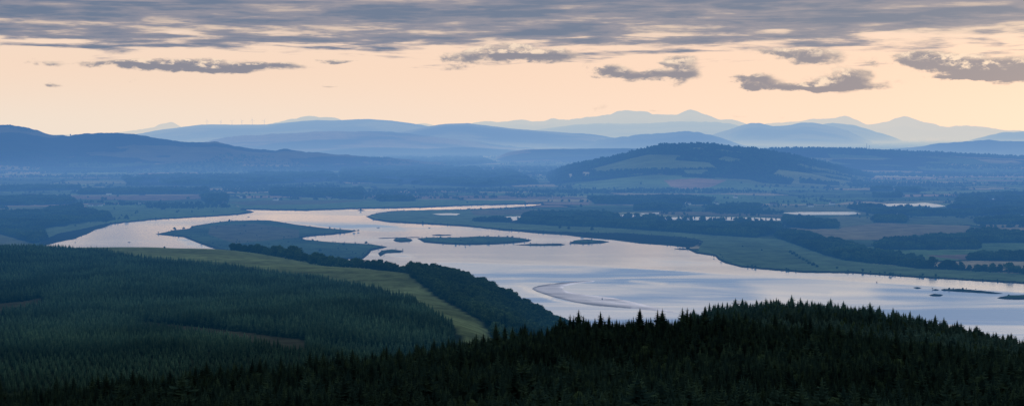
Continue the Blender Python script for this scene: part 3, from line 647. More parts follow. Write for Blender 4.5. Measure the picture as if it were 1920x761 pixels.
# long dark hill at left
def leftpaint(X, d, Z, T, c):
    x, y = proj(X, d, Z)
    n = fbm(X*0.0016, d*0.0009+Z*0.004, 5)
    c = np.array((0.026, 0.034, 0.018))*(0.8+0.4*n)[..., None]
    c = np.where(((n > 0.55) & (T > 0.35))[..., None], np.array((0.105, 0.100, 0.058)), c)
    f1, f2, e = fields(X, d, 0.15, 260, 520, 9)
    lowf = (T < 0.30+0.10*n) & (f1 > 0.45)
    c = np.where(lowf[..., None], PAL[np.array([0, 5, 1, 2, 6, 3])[(f2*6).astype(int)]]*0.85, c)
    return c
HL = ridge('hill', [(-420, 262), (-250, 248), (-120, 238), (-40, 235), (0, 234.4), (20, 234.4), (43, 238.5), (69, 244), (87, 250.5), (97, 253.3), (130, 254.5), (158, 251), (189, 249.4), (221, 250), (252, 252), (284, 257), (311, 262), (339, 265), (371, 267.5), (402, 265.4), (418, 268.7), (442, 274.6), (473, 278.4), (516, 282), (532, 278.8), (548, 281.7), (572, 284.5), (607, 287), (640, 290), (700, 294), (760, 299), (830, 305), (880, 316)], 12400, 10000, 60, 900, step=2.0, rows=110, rough=1.0, paintf=leftpaint, sm=4)
# broad wooded ridge at right
def backpaint(X, d, Z, T, c):
    n = fbm(X*0.0012+2, d*0.0016, 4)
    f1, f2, e = fields(X, d, -0.1, 280, 520, 11)
    lowf = (T < 0.8) & (f1 > 0.42) & (n < 0.56)
    c = np.array((0.024, 0.034, 0.018))*(0.75+0.5*n)[..., None]
    return np.where(lowf[..., None], PAL[np.array([0, 5, 1, 2, 6, 3])[(f2*6).astype(int)]], c)
HB = ridge('hill', [(1330, 300), (1380, 285), (1420, 280), (1470, 277.5), (1505, 277), (1580, 277.4), (1640, 279.5), (1674, 281.5), (1773, 285.5), (1850, 289.5), (1920, 293), (2050, 297), (2250, 306)], 12400, 9100, 24, 1000, step=2.5, rows=110, rough=0.7, paintf=backpaint)
# the wooded hill right of centre
FH = [([(1105, 318), (1180, 298), (1215, 290), (1280, 291), (1265, 300), (1330, 305), (1345, 316), (1200, 318), (1120, 322)], (0.10, 0.13, 0.058)),
      ([(1080, 345), (1150, 335), (1215, 328), (1290, 330), (1380, 340), (1440, 350), (1530, 353), (1600, 362), (1480, 368), (1400, 372), (1240, 371), (1100, 366), (1060, 356)], (0.10, 0.15, 0.062)),
      ([(1245, 338), (1310, 334), (1362, 338), (1335, 350), (1295, 357), (1258, 350)], (0.23, 0.155, 0.115)),
      ([(1000, 350), (1030, 347), (1060, 352), (1090, 362), (1000, 368), (960, 360)], (0.11, 0.15, 0.065)),
      ([(1280, 319), (1330, 318), (1322, 326), (1285, 326)], (0.10, 0.14, 0.06)), ([(1360, 293), (1395, 300), (1370, 304), (1345, 298)], (0.10, 0.135, 0.06)),
      ([(1460, 318), (1520, 325), (1560, 335), (1600, 340), (1600, 352), (1500, 347), (1440, 335)], (0.13, 0.15, 0.07)),
      ([(1067, 326), (1073, 326), (1074, 333), (1067, 333)], (0.35, 0.32, 0.28)), ([(1092, 322), (1106, 323), (1104, 330), (1093, 329)], (0.26, 0.24, 0.2))]
WH = [[(1400, 328), (1440, 326), (1490, 336), (1482, 346), (1430, 343), (1395, 335)], [(1280, 327), (1345, 329), (1340, 334), (1280, 332)], [(1500, 335), (1575, 343), (1570, 348), (1500, 343)]]
def midpaint(X, d, Z, T, c):
    x, y = proj(X, d, Z); n = fbm(X*0.004, d*0.003, 4)
    c = np.array((0.023, 0.034, 0.018))*(0.75+0.5*n)[..., None]
    f1, f2, e = fields(X, d, -0.25, 170, 420, 21)
    lowf = (T < 0.34) & (f1 > 0.25)
    c = np.where(lowf[..., None], PAL[np.array([0, 5, 1, 2, 6, 1])[(f2*6).astype(int)]], c)
    c = np.where((lowf & (e < 10))[..., None], (0.025, 0.036, 0.02), c)
    nn = fbm(X*0.0028+4, d*0.0022, 3)
    c = np.where(((T > 0.34) & (nn < 0.40) & (T < 0.86) & (x > 1120))[..., None], np.array((0.12, 0.155, 0.07))*(0.8+0.4*n)[..., None], c)
    for p, k in FH: c = np.where(inpoly(x, y, p)[..., None], np.array(k)*1.45*(0.8+0.4*n)[..., None], c)
    for p in WH: c = np.where(inpoly(x, y, p)[..., None], np.array((0.024, 0.036, 0.018)), c)
    return c
HM = ridge('hill', [(920, 345), (960, 343), (1000, 334), (1030, 324), (1050, 315), (1075, 308), (1100, 302), (1150, 293), (1200, 280.5), (1225, 274), (1245, 269.5), (1262, 270.5), (1280, 269.8), (1304, 267.8), (1322, 268), (1339, 270), (1371, 275), (1410, 277), (1438, 281.7), (1490, 291), (1540, 303), (1600, 318), (1680, 334), (1760, 346), (1800, 352)], 9600, 6650, 14, 700, step=2.0, rows=150, rough=0.9, paintf=midpaint, power=1.1, sm=4)

# ------------------------------------------------------------------ trees
def conifer_mesh(name, H, Rm, seed, whorls=19, per=9, mat=SPRUCE, lean=0.0):
    r = random.Random(seed); vs = []; fs = []
    for i in range(whorls):
        t = (i+0.3*r.random())/whorls
        z = H*(0.05+0.93*t); R = Rm*(1-t)**0.72*(0.78+0.44*r.random())
        k = max(4, int(per*(1-0.5*t)))
        a0 = r.random()*6.28
        for j in range(k):
            a = a0+6.283*j/k+r.uniform(-0.3, 0.3); L = max(0.16, R*r.uniform(0.72, 1.25))
            zz = z+r.uniform(-0.25, 0.25)*H/whorls
            dr = r.uniform(0.05, 0.32)*L*(1-t)-0.18*L*t; up = r.uniform(0.02, 0.14)*L
            ca, sa_ = math.cos(a), math.sin(a); w = L*r.uniform(0.20, 0.34)
            def P(u, v, h): return (ca*u-sa_*v, sa_*u+ca*v, zz+h)
            b = len(vs)
            vs += [P(0, 0, 0.02*L), P(L*0.55, 0, -dr*0.7), P(L, 0, -dr+up), P(L*0.5, w, -dr*0.7-0.16*L), P(L*0.5, -w, -dr*0.7-0.16*L), P(L*0.85, w*0.55, -dr-0.06*L), P(L*0.85, -w*0.55, -dr-0.06*L)]
            fs += [(b, b+3, b+1), (b, b+1, b+4), (b+1, b+3, b+5), (b+1, b+5, b+2), (b+1, b+6, b+4), (b+1, b+2, b+6)]
    # dense inner core and leader
    seg = 7; rings = 7; b = len(vs)
    for i in range(rings):
        t = i/(rings-1); R = Rm*0.50*(1-t)**0.9+0.03
        for j in range(seg):
            a = 6.283*j/seg+i*0.4; q = R*r.uniform(0.75, 1.2); vs.append((math.cos(a)*q, math.sin(a)*q, H*(0.06+0.90*t)))
    for i in range(rings-1):
        for j in range(seg):
            p, q = b+i*seg+j, b+i*seg+(j+1) % seg; fs += [(p, q, q+seg), (p, q+seg, p+seg)]
    b = len(vs); q = 0.012*H
    vs += [(q, 0, H*0.93), (-q*0.5, q*0.9, H*0.93), (-q*0.5, -q*0.9, H*0.93), (0, 0, H*1.01)]
    fs += [(b, b+1, b+3), (b+1, b+2, b+3), (b+2, b, b+3)]
    V_ = np.array(vs); V_[:, 0] += lean*(V_[:, 2]/H)**1.5
    me = mesh_np(name, V_, np.array(fs)); me.materials.append(mat); return me
def trunk_mesh(name, H, r0, limbs=0, seed=0):
    r = random.Random(seed); bm = bmesh.new()
    def tube(p0, p1, a, b, n=7):
        p0 = Vector(p0); p1 = Vector(p1); d = (p1-p0).normalized(); u = d.orthogonal().normalized(); v = d.cross(u)
        A = [bm.verts.new(p0+(u*math.cos(6.283*k/n)+v*math.sin(6.283*k/n))*a) for k in range(n)]
        B = [bm.verts.new(p1+(u*math.cos(6.283*k/n)+v*math.sin(6.283*k/n))*b) for k in range(n)]
        for k in range(n): bm.faces.new((A[k], A[(k+1) % n], B[(k+1) % n], B[k]))
        bm.faces.new(B)
    tube((0, 0, -0.8), (0, 0, H*0.5), r0, r0*0.62); tube((0, 0, H*0.5), (0.01*H, 0, H), r0*0.62, r0*0.12)
    for k in range(limbs):
        a = r.random()*6.28; z = H*r.uniform(0.3, 0.65); L = H*r.uniform(0.3, 0.45)
        tube((0, 0, z), (math.cos(a)*L, math.sin(a)*L, z+L*r.uniform(0.5, 0.9)), r0*0.45, r0*0.1, 5)
    me = bpy.data.meshes.new(name); bm.to_mesh(me); bm.free(); me.materials.append(BARK); return me
def broad_mesh(name, H, W, seed, lumps=10, leaves=62, z0=0.04, mat=LEAF, slim=1.0):
    r = np.random.default_rng(seed); vs = []; fq = []; ft = []
    ico = bmesh.new(); bmesh.ops.create_icosphere(ico, subdivisions=1, radius=1); iv = np.array([v.co[:] for v in ico.verts]); 
    itr = np.array([[v.index for v in f.verts] for f in ico.faces]); ico.free()
    for l in range(lumps):
        t = r.random()
        zc = H*(z0+0.16+(0.80-z0-0.16)*t) if l else H*0.55
        spread = W*0.5*math.sin(math.pi*min(1, 0.30+0.62*t))*0.72
        a = r.random()*6.283; q = spread*math.sqrt(r.uniform(0.12, 1)) if l else 0
        c = np.array((math.cos(a)*q, math.sin(a)*q, zc)); R = W*0.5*r.uniform(0.38, 0.58)*(1.15-0.45*t) if l else W*0.36
        Rz = R*r.uniform(0.75, 0.98)*slim
        b = len(vs); core = iv*np.array((R, R, Rz))*0.74*(0.85+0.3*r.random((len(iv), 1)))+c
        vs += core.tolist(); ft += (itr+b).tolist()
        d = r.normal(size=(leaves, 3)); d /= np.linalg.norm(d, axis=1)[:, None]
        for k in range(leaves):
            n = d[k]; p = c+n*np.array((R, R, Rz))*r.uniform(0.72, 1.16)
            u = np.cross(n, r.normal(size=3)); u /= np.linalg.norm(u)+1e-6; v = np.cross(n+0.7*r.normal(size=3), u); v /= np.linalg.norm(v)+1e-6
            s = W*r.uniform(0.045, 0.085); b = len(vs)
            vs += [(p-u*s*0.9).tolist(), (p-v*s*0.6+n*s*0.25).tolist(), (p+u*s).tolist(), (p+v*s*0.7-n*s*0.15).tolist()]
            fq.append((b, b+1, b+2, b+3))
    me = mesh_np(name, np.array(vs), [np.array(ft), np.array(fq)]); me.materials.append(mat); return me

CON = [(conifer_mesh('spruce_crown', 14, 3.5+0.5*(k % 3), 10+k, lean=(0.0, 0.35, -0.3, 0.0, 0.2)[k]), trunk_mesh('spruce_trunk', 12.5, 0.17)) for k in range(5)]
HUMPM = mat_foliage('hazed_spruce_needles', (0.026, 0.056, 0.048), (0.044, 0.082, 0.062), (0.070, 0.112, 0.072), low=0.4, high=1.1)  # spruce colour made paler and bluer, distance haze put into the needles
HMP = [conifer_mesh('tall_spruce_crown', 11, 2.5+0.4*k, 140+k, 15, 8, HUMPM, lean=(0.0, 0.5, -0.4)[k]) for k in range(3)]
YNG = [conifer_mesh('young_spruce_crown', 11, 2.2+0.35*k, 40+k, 14, 8, PLANT) for k in range(3)]
BRD = [(broad_mesh('leafy_crown', 14, (11, 12.5, 10, 13)[k], 60+k), trunk_mesh('leafy_trunk', 9, 0.35, 4, k)) for k in range(4)]
POP = [(broad_mesh('slim_crown', 15, 5.4, 80+k, 11, 42, 0.10, slim=1.9), trunk_mesh('slim_trunk', 12, 0.25, 2, k)) for k in range(2)]
BSH = [(broad_mesh('bush_crown', 5, 7.5, 90+k, 7, 44, 0.0), trunk_mesh('bush_trunk', 2.5, 0.15, 3, k)) for k in range(2)]
rr = random.Random(3)
def tree(kind, name, X, Y, Z, h, label, cat, group=None, wide=1.0, var=None):
    src, base = {'con': (CON, 14.0), 'brd': (BRD, 14.0), 'pop': (POP, 15.0), 'bsh': (BSH, 5.0)}[kind]
    cr, tr = src[rr.randrange(len(src)) if var is None else var]
    s = h/base
    o = empty(name, (X, Y, Z), rr.random()*6.28, s)
    if wide != 1.0: o.scale = (s*wide, s*wide, s)
    tag(o, label, cat, group)
    obj('trunk', tr, None, o); c = obj('crown', cr, None, o)
    return o, c

def scatter_group(name):
    return None
# source crowns for the woods are crowns of real, visible trees
SRC = {}
def gn_tree(srcs):
    ng = bpy.data.node_groups.new('scattered_crowns', 'GeometryNodeTree')
    ng.interface.new_socket('Geometry', in_out='INPUT', socket_type='NodeSocketGeometry')
    ng.interface.new_socket('Geometry', in_out='OUTPUT', socket_type='NodeSocketGeometry')
    gi = ng.nodes.new('NodeGroupInput'); go = ng.nodes.new('NodeGroupOutput')
    join = ng.nodes.new('GeometryNodeJoinGeometry')
    for s in reversed(srcs):
        oi = ng.nodes.new('GeometryNodeObjectInfo'); oi.transform_space = 'ORIGINAL'; oi.inputs['Object'].default_value = s; oi.inputs['As Instance'].default_value = True
        ng.links.new(oi.outputs['Geometry'], join.inputs[0])
    ip = ng.nodes.new('GeometryNodeInstanceOnPoints'); ip.inputs['Pick Instance'].default_value = True
    def named(n, t):
        a = ng.nodes.new('GeometryNodeInputNamedAttribute'); a.data_type = t; a.inputs['Name'].default_value = n
        return a.outputs[0]
    m2p = ng.nodes.new('GeometryNodeMeshToPoints')
    ng.links.new(gi.outputs[0], m2p.inputs[0]); ng.links.new(m2p.outputs[0], ip.inputs['Points'])
    ng.links.new(join.outputs[0], ip.inputs['Instance'])
    ng.links.new(named('pick', 'INT'), ip.inputs['Instance Index'])
    cx = ng.nodes.new('ShaderNodeCombineXYZ'); ng.links.new(named('turn', 'FLOAT'), cx.inputs[2]); ng.links.new(cx.outputs[0], ip.inputs['Rotation'])
    ng.links.new(named('size', 'FLOAT_VECTOR'), ip.inputs['Scale'])
    ng.links.new(ip.outputs[0], go.inputs[0])
    return ng
GN = {}
def wood(name, pts, key, h, base, label, cat, wide=None):
    """a mass of trees nobody could count: one object, crowns scattered on its points"""
    n = len(pts)
    me = bpy.data.meshes.new(name); me.vertices.add(n); me.vertices.foreach_set('co', np.asarray(pts, np.float32).ravel())
    a = me.attributes.new('turn', 'FLOAT', 'POINT'); a.data.foreach_set('value', rng.uniform(0, 6.28, n).astype(np.float32))
    a = me.attributes.new('pick', 'INT', 'POINT'); a.data.foreach_set('value', rng.integers(0, len(SRC[key]), n).astype(np.int32))
    s = np.asarray(h)/base; wv = s*(rng.uniform(0.9, 1.15, n) if wide is None else wide)
    a = me.attributes.new('size', 'FLOAT_VECTOR', 'POINT'); a.data.foreach_set('vector', np.stack([wv, wv, s], 1).astype(np.float32).ravel())
    me.update()
    o = obj(name, me); tag(o, label, cat, kind='stuff')
    if key not in GN: GN[key] = gn_tree(SRC[key])
    md_ = o.modifiers.new('trees', 'NODES'); md_.node_group = GN[key]
    return o
def jitter_grid(x0, x1, y0, y1, s, rot=0.0, j=0.35):
    cx, cy = (x0+x1)/2, (y0+y1)/2; R = math.hypot(x1-x0, y1-y0)/2
    g = np.arange(-R, R, s); A, B = np.meshgrid(g, g); A = A.ravel()+rng.uniform(-j, j, A.size)*s; B = B.ravel()+rng.uniform(-j, j, B.size)*s
    X = cx+A*math.cos(rot)-B*math.sin(rot); Y = cy+A*math.sin(rot)+B*math.cos(rot)
    k = (X > x0) & (X < x1) & (Y > y0) & (Y < y1)
    return X[k], Y[k]

# ---- near ridge and the hump behind it
X, Y = jitter_grid(-330, 420, 250, 830, 3.7, 0.5, 0.44)
px, _ = proj(X, Y, 0*X)
k = (px > -140) & (px < 2080); X, Y = X[k], Y[k]; Z = ter(X, Y); px, py = proj(X, Y, Z)
k = (py < 845) & (Y > 300) & (Z > 90); X, Y, Z, px, py = X[k], Y[k], Z[k], px[k], py[k]
h = 5.6+4.4*fbm(X*0.035, Y*0.035, 3)+rng.uniform(-2.6, 2.2, len(X))+np.where(rng.random(len(X)) < 0.07, rng.uniform(2, 5, len(X)), 0)
tip = HOR+F*(EYE-Z-h)/Y
vis = (px > -15) & (px < 1935) & (tip < 758)
order = np.argsort(np.where(vis, Y, 1e9)); near_ids = list(order[:205])
sky_ids = []
for b in np.arange(0, 1920, 24):
    c = np.where(vis & (px >= b) & (px < b+24) & (Y > 430))[0]
    if len(c): sky_ids.append(int(c[np.argmin(tip[c])]))
sky_ids = [i for i in sky_ids if i not in set(near_ids)]
G1 = 'spruces of the dark plantation along the bottom of the photo'; G2 = 'spruces forming the top edge of the near ridge'
crowns = []
for i in near_ids:
    o, c = tree('con', 'spruce_tree', X[i], Y[i], Z[i], h[i], 'dark spruce in the nearest dense forest along the bottom edge of the photo', 'spruce', G1, wide=rr.uniform(1.0, 1.5)); crowns.append(c)
for i in sky_ids:
    tree('con', 'spruce_tree', X[i], Y[i], Z[i], h[i], 'dark spruce standing out along the top edge of the near forest ridge', 'spruce', G2, wide=rr.uniform(1.05, 1.5))
def pick_var(me):
    return next(c for c in crowns if c.data is me)
SRC['con'] = [pick_var(CON[k][0]) for k in range(5)]
SPIRES = [(1201, 577, 650, 'slim spruce spire on the near ridge, left of two close spires below the mudbank tail'), (1242, 577, 655, 'tall spruce spire just right of the mudbank tail, on the near ridge'), (1288, 575, 660, 'broad pointed spruce on the near ridge with water close above its tip'),
          (1347, 574, 660, 'dark columnar spruce where the near ridge meets the farther hump'), (1127, 582, 645, 'thick bushy spruce at the left start of the ridge spires'), (1075, 590, 635, 'lone small spire left of the bushy spruce, at the wooded bank end'),
          (1510, 582, 640, 'tallest near spruce, its tip rising in front of the farther hump'), (1680, 615, 600, 'dark pointed spruce low on the right shoulder of the near ridge'), (862, 630, 600, 'pointed spruce on the near ridge just below the grass field end')]
for (sx_, sy_, d_, lab) in SPIRES:
    xw = (sx_-960)/F*d_; zg = float(ter(np.array([xw]), np.array([d_]))[0]); hh = EYE-(sy_-HOR)/F*d_-zg
    hh = min(max(hh, 9), 18)
    tree('con', 'spruce_tree', xw, d_, zg, hh, lab, 'spruce', 'spires of the near ridge', wide=min(1.0, 15/hh))
rest = np.ones(len(X), bool); rest[near_ids] = False; rest[sky_ids] = False
NEAR = (X[rest], Y[rest], Z[rest], h[rest])
scrub = (rng.random(len(NEAR[0])) < 0.03+0.22*sstep(0.58, 0.70, fbm(NEAR[0]*0.02+5, NEAR[1]*0.02, 3))) & (NEAR[1] < 600)
wood('near_forest', np.stack(NEAR[:3], 1)[~scrub], 'con', NEAR[3][~scrub], 14.0, 'dense dark conifer forest covering the near ridge behind the nearest spruces', 'forest', wide=NEAR[3][~scrub]/14*rng.uniform(0.95, 1.6, (~scrub).sum()))

X, Y = jitter_grid(-60, 700, 780, 1330, 4.4, 0.2, 0.42); Z = ter(X, Y); px, py = proj(X, Y, Z)
k = (px > 1090) & (px < 2150) & (Z > 22) & (py > 570); X, Y, Z = X[k], Y[k], Z[k]
hh = (5.2+7*fbm(X*0.03+9, Y*0.03, 3)+rng.uniform(-2.6, 2.4, len(X))+np.where(rng.random(len(X)) < 0.12, rng.uniform(1.5, 4.5, len(X)), 0))
HUMP = (X, Y, Z, hh)

# ---- young plantation on the left hill
first = []
for k in range(3):
    xw, dw = (820-960)/F*1330+k*6, 1330+k*8
    o = empty('young_spruce_tree', (xw, dw, float(ter(np.array([xw]), np.array([dw]))[0])), k)
    tag(o, 'young spruce at the right-hand end of the left plantation beside the grass', 'spruce', 'young spruces at the right end of the left plantation')
    obj('trunk', CON[0][1], None, o).scale = (0.7, 0.7, 0.7); first.append(obj('crown', YNG[k], None, o))
SRC['yng'] = first
first = []
for k, (hx, hd) in enumerate([(1522, 1072), (1560, 1066), (1478, 1090)]):
    xw = (hx-960)/F*hd; o = empty('spruce_tree', (xw, hd, float(ter(np.array([xw]), np.array([float(hd)]))[0])), k, 1.15)
    tag(o, ['dark conifer at the very top of the hump at right', 'conifer just right of the top of the hump', 'conifer on the left shoulder of the hump'][k], 'spruce')
    obj('trunk', CON[0][1], None, o).scale = (0.75, 0.75, 0.75); first.append(obj('crown', HMP[k], None, o))
SRC['hmp'] = first
X, Y, Z, hh = HUMP
wood('hump_forest', np.stack([X, Y, Z], 1), 'hmp', hh, 11.0, 'greyer conifer forest on the hump behind the near ridge at right', 'forest', wide=hh/11*rng.uniform(1.1, 1.6, len(hh)))
X, Y = jitter_grid(-900, 60, 960, 2520, 4.6, 0.35, 0.30); Z = ter(X, Y); px, py = proj(X, Y, Z)
k = (px > -150) & inpoly(px, py, P_PLANT) & ~inpoly(px, py, P_TRACK) & ~inpoly(px, py, P_CLEAR) & (Y < 2470)
k &= ~inpoly(px, py, P_FIELD) & (dseg(px, py, [(60, 475), (160, 510), (260, 520), (500, 530)], 1.0, False) > 0.0)
gap = fbm(X*0.010+4, Y*0.006, 3); k &= gap > 0.10
X, Y, Z = X[k], Y[k], Z[k]
px, py = proj(X, Y, Z)
l1 = np.interp(px, [-100, 70, 200, 290, 420, 530, 700, 900], [556, 562, 587, 604, 620, 634, 644, 650]); l2 = np.interp(px, [-100, 300, 500, 640, 900], [650, 660, 657, 650, 650])
hb = np.where(py < l1+6, np.where(px < 170, 9.5, 11.5), np.where(py < l2, 8.3, 5.6))
hh = (hb+2.6*(fbm(X*0.006+1, Y*0.004, 3)-0.5))*rng.uniform(0.70, 1.24, len(X))
wood('plantation', np.stack([X, Y, Z], 1), 'yng', hh, 11.0, 'young dark green conifer plantation covering the hill at left', 'forest')

# ---- shelter belt and broadleaf wood on the bank
bcrowns = []
belt = [(437, 474), (448, 475), (460, 475), (471, 476), (483, 477), (496, 478), (508, 479), (521, 480), (526, 481), (540, 482), (551, 483), (560, 486), (572, 487), (585, 490), (590, 489), (603, 492), (612, 493), (622, 494), (634, 496), (645, 496), (655, 498), (667, 499), (678, 500), (690, 501), (700, 502), (712, 503), (722, 505), (733, 507), (744, 508), (755, 509),
        (480, 474), (515, 476), (555, 481), (606, 488), (640, 491), (675, 494), (705, 496), (735, 499), (765, 503)]
for (bx, by) in belt:
    d_ = float(np.interp(bx, [430, 520, 600, 700, 770], [2610, 2440, 2270, 2160, 2070]))+(25 if by < 480 or bx < 480 else 0)+rr.uniform(-14, 20); xw = (bx-960)/F*d_
    z_ = float(ter(np.array([xw]), np.array([d_]))[0]); big = 1.0+0.55*(bx in (521, 526, 551, 560, 590, 622))
    o, c = tree('brd', 'broadleaf_tree', xw, d_, z_-1.6, rr.uniform(14, 19)*(1+(big-1)*0.55), 'round dark broadleaf tree in the belt along the top of the grass field', 'broadleaf tree', 'broadleaf trees in the belt above the grass field', wide=rr.uniform(1.0, 1.3)); bcrowns.append(c)
for k in range(34):
    bx = 436+k*9.7+rr.uniform(-3, 3); d_ = float(np.interp(bx, [430, 520, 600, 700, 770], [2610, 2440, 2270, 2160, 2070]))+rr.uniform(12, 48); xw = (bx-960)/F*d_
    z_ = float(ter(np.array([xw]), np.array([d_]))[0])
    tree('brd', 'broadleaf_tree', xw, d_, z_-2.0, rr.uniform(13, 21), 'broadleaf tree in the rear row of the belt along the top of the grass field', 'broadleaf tree', 'rear row of the belt above the grass field', wide=rr.uniform(0.9, 1.35))
SRC['brd'] = [next(c for c in bcrowns if c.data is BRD[k][0]) for k in range(4)]
wood('scrub', np.stack(NEAR[:3], 1)[scrub], 'brd', NEAR[3][scrub]*0.62, 14.0, 'pale green bushy scrub patches among the nearest dark spruces', 'scrub')
X, Y, Z, hh = HUMP
sub = (rng.random(len(X)) < 0.16) & (hh < 11.5)
wood('hump_broadleaves', np.stack([X, Y, Z], 1)[sub], 'brd', hh[sub]*0.98, 14.0, 'rounded broadleaf crowns mixed into the conifers of the hump at right', 'wood', wide=hh[sub]/14*0.72)
X, Y = jitter_grid(-330, 130, 1380, 2420, 8.2, 0.3, 0.45); Z = ter(X, Y); px, py = proj(X, Y, Z)
inW = (~inpoly(px, py, P_FIELD)) & (~inpoly(px, py, P_PLANT)) & (Z > 1.5) & (px > 690) & (px < 1120)
edgex = np.interp(py, [503, 509, 522, 545, 565, 586, 607, 640, 700], [700, 762, 778, 803, 833, 876, 909, 935, 965])
inW &= (px > edgex+3) | ((py < 512) & (px > 705))
inW &= (Y > np.interp(px, [700, 760, 800, 900, 1000], [2130, 2080, 1500, 1380, 1380]))
X, Y, Z, px, py = X[inW], Y[inW], Z[inW], px[inW], py[inW]
hh = rng.uniform(12, 18, len(X))*(0.85+0.3*vnoise(X*0.02, Y*0.02))
conif = (px > 870) & (rng.random(len(X)) < 0.16)
b = np.where(~conif)[0]; tipb = py-hh*F/Y
o_ = b[np.argsort(Y[b])]; ind = []
for i in o_:
    if len(ind) < 150 and py[i]-hh[i]*F/Y[i] < 606: ind.append(int(i))
for i in ind: tree('brd', 'broadleaf_tree', X[i], Y[i], Z[i]-1.5, hh[i], 'dark broadleaf tree in the wood on the steep bank above the river', 'broadleaf tree', 'broadleaf trees of the wood on the bank')
m = ~conif; m[ind] = False
wood('bank_wood', np.stack([X, Y, Z-1.5], 1)[m], 'brd', hh[m], 14.0, 'dark broadleaf wood covering the steep bank beside the river', 'wood')
for i in np.where(conif)[0][:60]:
    tree('con', 'pine_tree', X[i], Y[i], Z[i], hh[i]*1.2, 'pointed dark conifer among the broadleaf trees on the river bank', 'conifer', 'conifers among the bank wood')

# ---- woods on the plain and hills
GY0 = None
def clear_of_ponds(X, Y, h, keep_some=0.08):
    px, py = proj(X, Y, 0*X+1.4); hp = np.asarray(h)*F/Y; bad = np.zeros(len(X), bool)
    for p in PONDS:
        for f in (0.0, 0.25, 0.5, 0.75, 1.0): bad |= inpoly(px, py-hp*f, p)
    return ~bad | (rng.random(len(X)) < keep_some)
def fill(poly, s, rot=0.2):
    P = np.array([flat(x, y) for x, y in poly]); X, Y = jitter_grid(P[:, 0].min(), P[:, 0].max(), P[:, 1].min(), P[:, 1].max(), s, rot, 0.45)
    px, py = proj(X, Y, 0*X); k = inpoly(px, py, poly); return X[k], Y[k]
WN = {'left': 'riverside_wood', 'point': 'riverside_wood', 'bend': 'riverside_wood'}
for key, (p, lab) in WOODS.items():
    d_mid = flat(0, np.mean([q[1] for q in p]))[1]
    X, Y = fill(p, 9.5 if d_mid < 4800 else (13 if d_mid < 8000 else 24))
    big = 1.0 if d_mid < 8000 else 1.25
    hh = (0.45 if key == 'scrub' else 1.0)*rng.uniform(11, 18, len(X))*(0.8+0.45*vnoise(X*0.012, Y*0.012))*big
    gap = fbm(X*0.006+3, Y*0.004, 3) > (0.40 if key.startswith('wide') else (0.36 if key == 'estate' else 0.2))
    gap &= clear_of_ponds(X, Y, hh)
    if gap.sum(): wood(WN.get(key, 'distant_wood'), np.stack([X, Y, 0*X+1.4], 1)[gap], 'brd', hh[gap], 14.0, lab, 'wood', wide=hh[gap]/14*rng.uniform(1.0, 1.3, gap.sum()))
# hedgerow trees and small spinneys between the fields
X = rng.uniform(-1, 1, 260000); Y = np.exp(rng.uniform(math.log(3400), math.log(17000), 260000)); X = X*Y*0.36
f1, f2, e = fields(X, Y); px, py = proj(X, Y, 0*X)
keep = (e < 9) & (rng.random(len(X)) < 0.55*sstep(0.44, 0.60, fbm(X*0.0016+8, Y*0.001, 3))+0.03)
patch = fbm(X*0.0011+2.2, Y*0.0022+7, 4)
dens = np.interp(py, [292, 320, 345, 372, 400, 520], [0.60, 0.58, 0.61, 0.635, 0.70, 0.8])
keep |= (patch > dens) & (rng.random(len(X)) < 0.5)
sdv = sdist(px, py, RIVER); keep &= (sdv < -5) & (py < 445)
for p in PONDS: keep &= dseg(px, py, p, 0.4) > 1.2
for p in PONDS: keep &= ~inpoly(px, py, p)
keep &= ~((px > 690) & (px < 1000) & (py > 397) & (py < 440)) & ~((px > 1290) & (py > 440)) & ~((px > 430) & (px < 990) & (py > 376))
keep &= ~((px > 1480) & (px < 1830) & (py > 412))
keep &= ~((px > 1130) & (px < 1640) & (py > 363) & (py < 373) & (rng.random(len(px)) < 0.8))
X, Y = X[keep], Y[keep]; hh = rng.uniform(6, 13, len(X))*np.where(Y > 9000, 1.2, 1.0)
k = clear_of_ponds(X, Y, hh); X, Y, hh = X[k], Y[k], hh[k]
wood('hedgerow', np.stack([X, Y, 0*X+1.4], 1), 'brd', hh, 14.0, 'scattered hedgerow trees and spinneys across the hazy farmland plain', 'hedgerow trees', wide=hh/14*rng.uniform(1.0, 1.5, len(X)))
# reeds and low scrub fringing banks and islands
q = np.where((land > 0.5) & (land < 2.6) & (PX > -20) & (PX < 1940) & (PY < 545) & (rng.random(PX.shape) < 0.045))
qi = np.where(isl & (land > 0.6) & (PX > 280) & (rng.random(PX.shape) < 0.012))
gx = np.concatenate([GX[q], GX[qi]]); gy = np.concatenate([GD[q], GD[qi]]); gz_ = np.concatenate([GZ[q], GZ[qi]])
gx += rng.uniform(-8, 8, len(gx)); gh = rng.uniform(1.2, 3.2, len(gx))*np.where(rng.random(len(gx)) < 0.06, 1.8, 1.0)
SRC['bsh'] = []
BANKBUSH = (gx, gy, gz_, gh)
def on_hill(Hx, n, test, lab, hgt=(8, 14), name='hill_wood', seed=1):
    r = np.random.default_rng(seed); X, d, Z = Hx; a, b = X.shape
    i = r.uniform(0, a-14, n); j = r.uniform(0, b-2, n); i0 = i.astype(int); j0 = j.astype(int); fi, fj = i-i0, j-j0
    def lerp(A): return (A[i0, j0]*(1-fj)+A[i0, j0+1]*fj)*(1-fi)+(A[i0+1, j0]*(1-fj)+A[i0+1, j0+1]*fj)*fi
    x, y, z = lerp(X), lerp(d), lerp(Z); px, py = proj(x, y, z); t = i/(a-13)
    k = test(x, y, z, px, py, t) & (z > 1.5); x, y, z = x[k], y[k], z[k]
    h = r.uniform(*hgt, len(x)); wood(name, np.stack([x, y, z-0.5], 1), 'brd', h, 14.0, lab, 'wood', wide=h/14*r.uniform(1.1, 1.5, len(x)))
